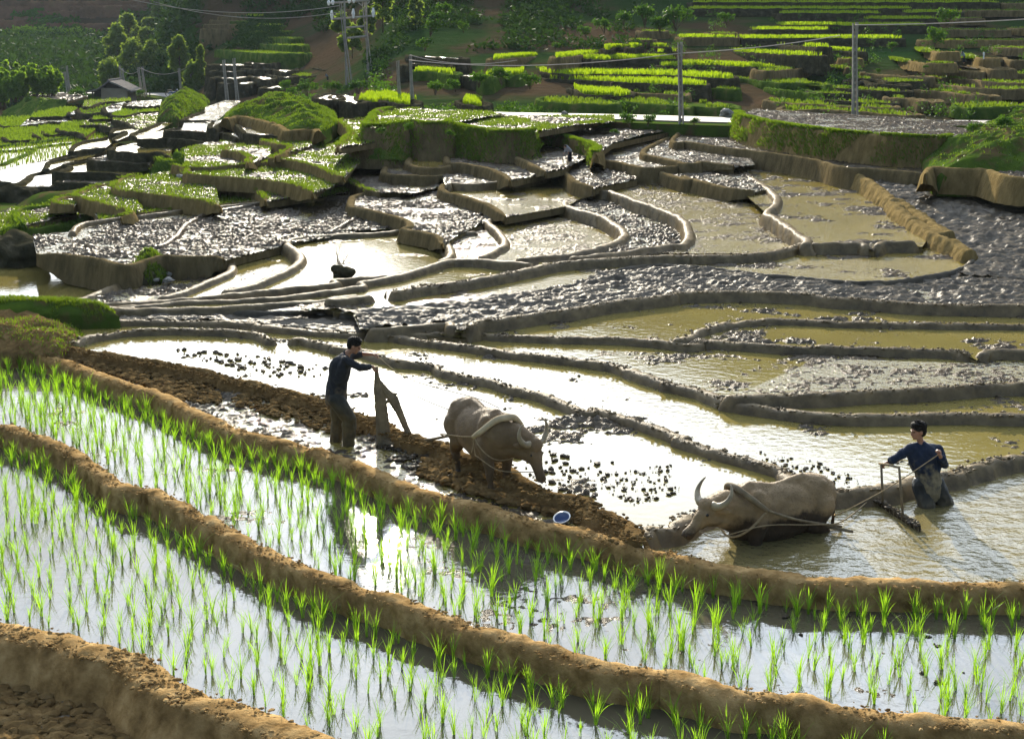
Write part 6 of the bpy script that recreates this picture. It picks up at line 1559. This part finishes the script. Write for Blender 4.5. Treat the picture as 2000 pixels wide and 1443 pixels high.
# plough
pl0 = at(752, 872, 0.0); YP = YA - 0.10
PLO = empty('plough', tuple(pl0)); tag(PLO, 'old wooden plough held by the left man, beam slanting down to the mud', 'plough')
def pp_(u, v, dy=0): return atY(u, v, YP + dy) - pl0
def flatbar(name, pts, rx, ry, mat, par):
    """tapering plank: half widths rx across the picture, ry in depth"""
    V = []; F = []; n = len(pts)
    for i, p in enumerate(pts):
        t = (pts[min(n - 1, i + 1)] - pts[max(0, i - 1)]).normalized(); d = Vector((0, 1, 0)); a = d.cross(t).normalized()
        for k in range(8):
            th = math.pi / 4 * k + math.pi / 8; V.append(tuple(p + a * (math.cos(th) * rx[i]) + d * (math.sin(th) * ry[i])))
    for i in range(n - 1):
        for k in range(8): F.append((i * 8 + k, i * 8 + (k + 1) % 8, (i + 1) * 8 + (k + 1) % 8, (i + 1) * 8 + k))
    F += [tuple(range(8))[::-1], tuple((n - 1) * 8 + k for k in range(8))]
    return mesh_obj(name, V, F, mat, par, smooth=False)
flatbar('stilt', [pp_(735, 716), pp_(736, 735), pp_(740, 760), pp_(745, 800), pp_(748, 840), pp_(752, 885)], [.032, .045, .10, .12, .13, .14], [.03, .03, .04, .045, .05, .05], wood_m, PLO)
flatbar('beam', [pp_(742, 745), pp_(754, 765), pp_(768, 780), pp_(780, 805), pp_(794, 838), pp_(808, 863, -.1)], [.03, .07, .10, .068, .055, .04], [.03, .04, .05, .045, .04, .035], wood_m, PLO)
flatbar('brace', [pp_(743, 790), pp_(762, 782), pp_(772, 768)], [.03, .035, .03], [.03, .03, .02], wood_m, PLO)
flatbar('wedge', [pp_(764, 779), pp_(775, 768)], [.03, .022], [.03, .02], wood_m, PLO)
flatbar('peg', [pp_(730, 795), pp_(742, 789)], [.018, .015], [.015, .015], wood_m, PLO)
flatbar('share', [pp_(748, 862), pp_(765, 872, -.1), pp_(778, 884, -.25)], [.09, .07, .01], [.06, .05, .01], wood_m, PLO)
e1 = atY(803, 862, YP - .1); e2 = w1((-1.05, -.05, .50))
flatbar_pts = [e1, e1.lerp(e2, .5) + Vector((0, 0, -.02)), e2]
tag(flatbar('draw_pole', flatbar_pts, [.03, .026, .022], [.03, .026, .022], wood_m, None), 'thin pole joining the plough beam to the left buffalo', 'pole')
h1 = O1 + W1_['nha']; h2 = O1 + W1_['fha']
cable('rein', [h2 + Vector((.08, 0, -.02)), h2.lerp(w1((-.6, -.3, 1.25)), .5) + Vector((0, 0, -.06)), w1((-.4, .05, 1.27)), w1((.4, .1, 1.27))], 0.006, rope_m, 'thin rein from the left man\'s raised hand over the buffalo\'s back', 'rope')
cable('rein', [h1 + Vector((.02, 0, 0)), h1.lerp(w1((-.95, 0, .9)), .5) + Vector((0, 0, -.1)), w1((-.92, .2, .8))], 0.006, rope_m, 'thin rein from the plough handle to the left buffalo\'s rump', 'rope')

# harrow
hw0 = at(1750, 1000, 0.0); HR = empty('harrow', tuple(hw0)); tag(HR, 'muddy wooden harrow with upright handle frame held by the right man', 'harrow')
def hp_(P): return P - hw0
ba, bb = at(1703, 972, 0.06), at(1797, 1032, 0.05)
t1, t2 = ba.lerp(bb, .24), ba.lerp(bb, .66)
h1b = O2 + W2_['nha'] + Vector((-.05, -.02, -.02))
ta = atY(1721, 906, t1.y + .05); tb = atY(1756, 913, t2.y + .12)
flatbar('tooth_beam', [hp_(ba), hp_(ba.lerp(bb, .5)), hp_(bb)], [.055, .06, .055], [.055, .06, .055], M['mud'], HR)
for i in range(12):
    p = ba.lerp(bb, (i + .5) / 12); mesh_obj('tooth', *tube([tuple(hp_(p + Vector((0, -.02, .07)))), tuple(hp_(p + Vector((.01, -.06, -.16))))], [.018, .010], 6), wood_m, HR)
mesh_obj('upright', *tube([tuple(hp_(t1)), tuple(hp_(ta))], 0.019, 8), wood_m, HR, smooth=True)
mesh_obj('upright', *tube([tuple(hp_(t2)), tuple(hp_(tb))], 0.019, 8), wood_m, HR, smooth=True)
mesh_obj('handle', *tube([tuple(hp_(ta + (ta - tb) * .12)), tuple(hp_(h1b.lerp(ta.lerp(tb, .4), .5))), tuple(hp_(tb))], 0.018, 8), wood_m, HR, smooth=True)
scatter('mud_lumps', [(p.x + rr.gauss(0, .03), p.y + rr.gauss(0, .03), p.z + .03, rr.uniform(.02, .05)) for p in [ba.lerp(bb, rr.random()) for _ in range(70)]], M['mud'], 'mud clinging to the harrow beam', 'mud')
fh2 = O2 + W2_['fha'] + Vector((-.03, -.03, .03))
cable('rein', [fh2, fh2.lerp(at(1640, 1003, 0.25), .5) + Vector((0, 0, -.05)), at(1640, 1003, 0.25), w1((-.95, .1, .62), B2)], 0.008, rope_m, 'rope from the right man\'s raised fist down to the right buffalo', 'rope')
cable('trace_rope', [at(1606, 1028, 0.06), at(1650, 1015, .05), ba], 0.010, rope_m, 'rope trailing in the water from crossbar to harrow', 'rope')

# basin
bs = at(1098, 1013, 0.10); BA = empty('basin', tuple(bs)); tag(BA, 'small enamel basin with white rim lying on the brown clods', 'basin'); BA.rotation_euler = (math.radians(22), math.radians(-14), 0)
def lathe(prof, seg=32):
    V = []; F = []; n = len(prof)
    for r, z in prof:
        for k in range(seg): a = 2 * math.pi * k / seg; V.append((r * math.cos(a), r * math.sin(a), z))
    for i in range(n - 1):
        for k in range(seg): F.append((i * seg + k, i * seg + (k + 1) % seg, (i + 1) * seg + (k + 1) % seg, (i + 1) * seg + k))
    return V, F
blue_m, _, bb_ = newmat('blue_enamel'); bb_.inputs['Base Color'].default_value = (0.06, 0.10, 0.22, 1); bb_.inputs['Roughness'].default_value = 0.25
white_m, _, wb_ = newmat('white_enamel'); wb_.inputs['Base Color'].default_value = (0.75, 0.75, 0.72, 1); wb_.inputs['Roughness'].default_value = 0.3
mesh_obj('bowl', *lathe([(0.0, -.045), (0.07, -.045), (.10, -.01), (.118, .03), (.124, .032), (.106, -.012), (.075, -.052), (0.0, -.052)]), blue_m, BA, smooth=True)
mesh_obj('rim', *lathe([(.112, .026), (.118, .036), (.130, .036), (.132, .028), (.122, .022), (.112, .026)]), white_m, BA, smooth=True)

# distant people
def small_person(label, u, v, z, hpx, shirt, trouser, pose='bend', face=-1, D=None):
    b = at(u, v, z) if D is None else atY(u, v, D); s = pxm(b); k = hpx
    o = empty('person', tuple(b)); tag(o, label, 'person')
    H = hpx / s / (0.75 if pose == 'bend' else 1.0)
    q = lambda x, y, zz: Vector((x * face, y, zz)) * H
    if pose == 'bend':
        hip, ch, hd_, ha, ha2 = q(0, 0, .5), q(.16, -.12, .66), q(.22, -.2, .70), q(.28, -.12, .36), q(.06, -.16, .36)
    else: hip, ch, hd_, ha, ha2 = q(0, 0, .5), q(.03, -.03, .75), q(.05, -.06, .92), q(.16, -.1, .55), q(-.12, -.08, .5)
    kn = [q(.05, -.07, .27), q(-.03, .07, .27)]; ft = [q(.02, -.07, 0), q(-.06, .08, 0)]
    P = limb([hip, ch], [.07 * H, .08 * H], 8) + [sph(hd_, .062 * H, sub=2), sph(hd_ + q(.05, -.01, 0), .015 * H, sub=1)] + limb([ch, hd_], [.04 * H, .035 * H], 8)
    for a, b_, in ((ch, ha), (ch, ha2)): P += limb([a, a.lerp(b_, .5) + q(-.02, 0, 0), b_], [.04 * H, .03 * H, .02 * H], 8)
    for a, b_ in zip(kn, ft): P += limb([hip, a, b_], [.06 * H, .04 * H, .03 * H], 8)
    organic('body', P, .018 * H / 1.0, skin_m, o, 2)
    organic('shirt', limb([hip, ch], [.095 * H, .11 * H], 8) + limb([ch, ch.lerp(ha, .6)], [.06 * H, .04 * H], 8) + limb([ch, ch.lerp(ha2, .6)], [.06 * H, .04 * H], 8), .02 * H, shirt, o, 2)
    organic('trousers', sum([limb([hip, a, b_.lerp(a, .3)], [.08 * H, .06 * H, .05 * H], 8) for a, b_ in zip(kn, ft)], []), .02 * H, trouser, o, 2)
    organic('hair', [sph(hd_ + q(-.015, 0, .02), .064 * H, sub=2)], .016 * H, hair_m, o, 1)
    return o
cloth_p = mat_noise('pale_shirt', [(0.3, (0.22, 0.22, 0.25)), (0.7, (0.32, 0.32, 0.35))], scale=5, bump=0.3, spec=0, obj=True)
cloth_b = mat_noise('grey_blue_shirt', [(0.3, (0.13, 0.18, 0.22)), (0.7, (0.22, 0.28, 0.32))], scale=5, bump=0.3, spec=0, obj=True)
cloth_w = mat_noise('white_clothes', [(0.3, (0.55, 0.56, 0.58)), (0.7, (0.7, 0.7, 0.72))], scale=5, bump=0.3, spec=0, obj=True)
cloth_d = mat_noise('dark_trousers', [(0.3, (0.015, 0.017, 0.025)), (0.7, (0.03, 0.03, 0.04))], scale=5, bump=0.3, spec=0, obj=True)
small_person('worker in pale shirt bending over a muddy terrace in the middle distance', 1113, 318, 1.0, 34, cloth_p, cloth_d)
small_person('worker in grey-blue shirt crouching on the brown terraces at right', 1882, 124, 0, 22, cloth_b, cloth_d, D=118)
small_person('figure in white clothes beside the crouching worker on the brown terraces', 1921, 117, 0, 17, cloth_w, cloth_w, pose='stand', D=120)
small_person('worker in light blue shirt bending in a muddy terrace on the left slope', 640, 158, 0, 13, cloth_b, cloth_d, D=165)
small_person('dark clothed figure standing on the road by the hut', 293, 190, 0, 10, cloth_d, cloth_d, pose='stand', D=205)

# motorbikes
def motorbike(u, v, D, label, rz):
    b = atY(u, v, D); o = empty('motorbike', tuple(b), rz); tag(o, label, 'motorbike', 'motorbikes parked by the road')
    for x in (-.62, .62):
        w = mesh_obj('wheel', [], [], None, o); bpy.data.objects.remove(w)
        V, F = [], []
        for k in range(20):
            a = 2 * math.pi * k / 20
            for j in range(6): c = 2 * math.pi * j / 6; R = .27 + .05 * math.cos(c); V.append((x + R * math.cos(a), .05 * math.sin(c), .31 + R * math.sin(a)))
        for k in range(20):
            for j in range(6): F.append((k * 6 + j, ((k + 1) % 20) * 6 + j, ((k + 1) % 20) * 6 + (j + 1) % 6, k * 6 + (j + 1) % 6))
        mesh_obj('wheel', V, F, hoof_m, o, smooth=True)
    organic('frame', limb([(-.6, 0, .35), (-.3, 0, .55), (.2, 0, .5), (.45, 0, .85)], [.05, .12, .10, .05], 8) + limb([(.45, 0, .95), (.62, 0, .31)], [.04, .03], 8) + [sph((.0, 0, .38), (.2, .12, .13), sub=2)], .03, blue_m, o, 2)
    organic('seat', limb([(-.65, 0, .78), (-.1, 0, .76)], [.08, .10], 8), .03, hoof_m, o, 2)
    mesh_obj('handlebar', *tube([(.38, -.33, 1.02), (.48, 0, .95), (.38, .33, 1.02)], .02, 6), hoof_m, o)
    mesh_obj('headlight', *sph((.56, 0, .86), .08, sub=2), white_m, o)
    return o
motorbike(338, 189, 196, 'left of two motorbikes parked by the valley road', 0.3)
motorbike(352, 190, 195, 'right of two motorbikes parked by the valley road', -0.4)

# boulders and stones
def boulder(u, v, z, wpx, hpx, label, seed, mat='stone', D=None, depth=1.0, moss=False):
    b = at(u, v, z) if D is None else atY(u, v, D); s = pxm(b); me = rock_mesh(seed, n=4, rough=0.42, flat_=1.0)
    me.polygons.foreach_set('use_smooth', [True] * len(me.polygons)); me.materials.append(M[mat])
    o = bpy.data.objects.new('boulder', me); COL.objects.link(o); o.location = b + Vector((0, 0, hpx / s * .25)); o.scale = (wpx / s / 2, wpx / s / 2 * depth, hpx / s * .62); o.rotation_euler = (0, 0, seed)
    tag(o, label, 'boulder'); return o
boulder(1420, 226, 2.1, 26, 14, 'pale rounded boulder on the far side of the road', 3)
boulder(1101, 230, 2.0, 16, 14, 'grey block of stone at the near edge of the road', 4)
boulder(30, 515, -1.15, 130, 62, 'large dark boulder at the left frame edge beside a pond', 5, 'darkwall', depth=.8)
boulder(-20, 505, -1.15, 120, 70, 'dark boulder cut by the left frame edge above the pond', 6, 'darkwall', depth=.8)
boulder(28, 400, -1.9, 90, 44, 'big dark rock below the white ponds at left', 7, 'darkwall')
boulder(70, 412, -1.9, 60, 26, 'smaller dark rock right of the big rock at left', 8, 'darkwall')
boulder(668, 540, -0.4, 42, 26, 'rock island with twigs in the large bright pond', 9, 'darkwall')
boulder(1585, 345, 0.7, 30, 14, 'flat stone at the foot of the bank in the upper right pond', 10)
boulder(358, 352, 0.15, 22, 14, 'stone on the rim of a green terrace', 11); boulder(396, 363, 0.1, 18, 8, 'flat pale stone between two green terrace walls', 12)
boulder(752, 266, .95, 16, 8, 'grey stone at the foot of the high green shelf', 13)
boulder(688, 272, 1.0, 22, 18, 'dark rock between two grassy terraces', 14, 'darkwall')
r_ = random.Random(8); V = []; F = []
isl = at(668, 532, -0.35)
cl = [tube([tuple(isl + Vector((r_.uniform(-.2, .2), r_.uniform(-.1, .1), .25))), tuple(isl + Vector((r_.uniform(-.35, .35), r_.uniform(-.2, .2), r_.uniform(.6, .95))))], [.012, .004], 5) for _ in range(9)]
tag(mesh_obj('twigs', *merge(cl), bark), 'thin twigs sprouting from the rock island', 'twigs')
mound('stone_mound', pxpoly(-0.75, "D 640,485 700,430 760,400 860,380 950,400 960,440 900,475 780,490 700,500"), -0.95, 0.75, M['darkwall'], edge=0.7, namp=0.5, ns=1.6, seed=9, grass=(3500, 0.15, 0.03, 'grass'))
r2_ = random.Random(12)
scatter('stones', [(p.x, p.y, p.z, r2_.uniform(.06, .18)) for p in [at(r2_.uniform(238, 330), r2_.uniform(515, 548), -0.75) for _ in range(60)]], M['stone'], 'pile of flat grey stones at the foot of the mossy mound', 'stones')
# big grassy mound, left of centre, with an ochre cut face
L('gmnd', 1.75, "g 180,255 320,232 500,255 700,310 800,350 830,372 950,365 1080,358 1130,385")
bund('gmnd', drop=0.8, back=0.4, w=0.3, mat='brownwall', amp=0.08, name='terrace_bank', batter=0.3, taper=0)
mound('grassy_mound', [(p.x, p.y) for p in LN['gmnd']] + [tuple(at(u, v, 1.75)[:2]) for u, v in parse("g 1300,300 1280,200 900,130 400,120 200,200")], 1.6, 1.1, M['grassground'], edge=3.5, namp=0.9, ns=0.45, seed=21, grass=(12000, 0.16, 0.05, 'grass'))
mound('grassy_mound', pxpoly(-0.2, "f 1540,240 1560,120 1600,75 1700,90 1800,90 2000,80 g 50,90 0,150 f 1850,200 1760,260 1650,270"), -0.5, 1.6, M['grassground'], edge=2.5, namp=0.9, ns=0.45, seed=22, grass=(7000, 0.18, 0.06, 'grass'))
# right grassy bank below the road
mound('grassy_bank', pxpoly(2.0, "P 1830,330 1800,300 1840,268 1880,262 1920,250 1960,240 2000,228 2300,210 2300,340 2000,335"), 1.6, 1.3, M['grassground'], edge=3.0, namp=0.9, ns=0.5, seed=23, grass=(12000, 0.14, 0.04, 'grass'))

# ================================================================ air
hz = bpy.data.meshes.new('haze'); bmz = bmesh.new(); bmesh.ops.create_cube(bmz, size=1.0); bmz.to_mesh(hz); bmz.free()
hzo = bpy.data.objects.new('haze', hz); COL.objects.link(hzo); hzo.scale = (1400, 1000, 150); hzo.location = (0, 480, 66.5)
hzo['kind'] = 'stuff'; hzo['label'] = 'thin bluish haze in the valley air'; hzo['category'] = 'haze'
hm = bpy.data.materials.new('haze'); hm.use_nodes = True; nt = hm.node_tree; nt.nodes.clear()
oo = nt.nodes.new('ShaderNodeOutputMaterial'); pv = nt.nodes.new('ShaderNodeVolumePrincipled'); pv.inputs['Density'].default_value = 0.00006; pv.inputs['Color'].default_value = (0.72, 0.88, 1.0, 1); pv.inputs['Anisotropy'].default_value = 0.1
nt.links.new(pv.outputs[0], oo.inputs['Volume']); hz.materials.append(hm)
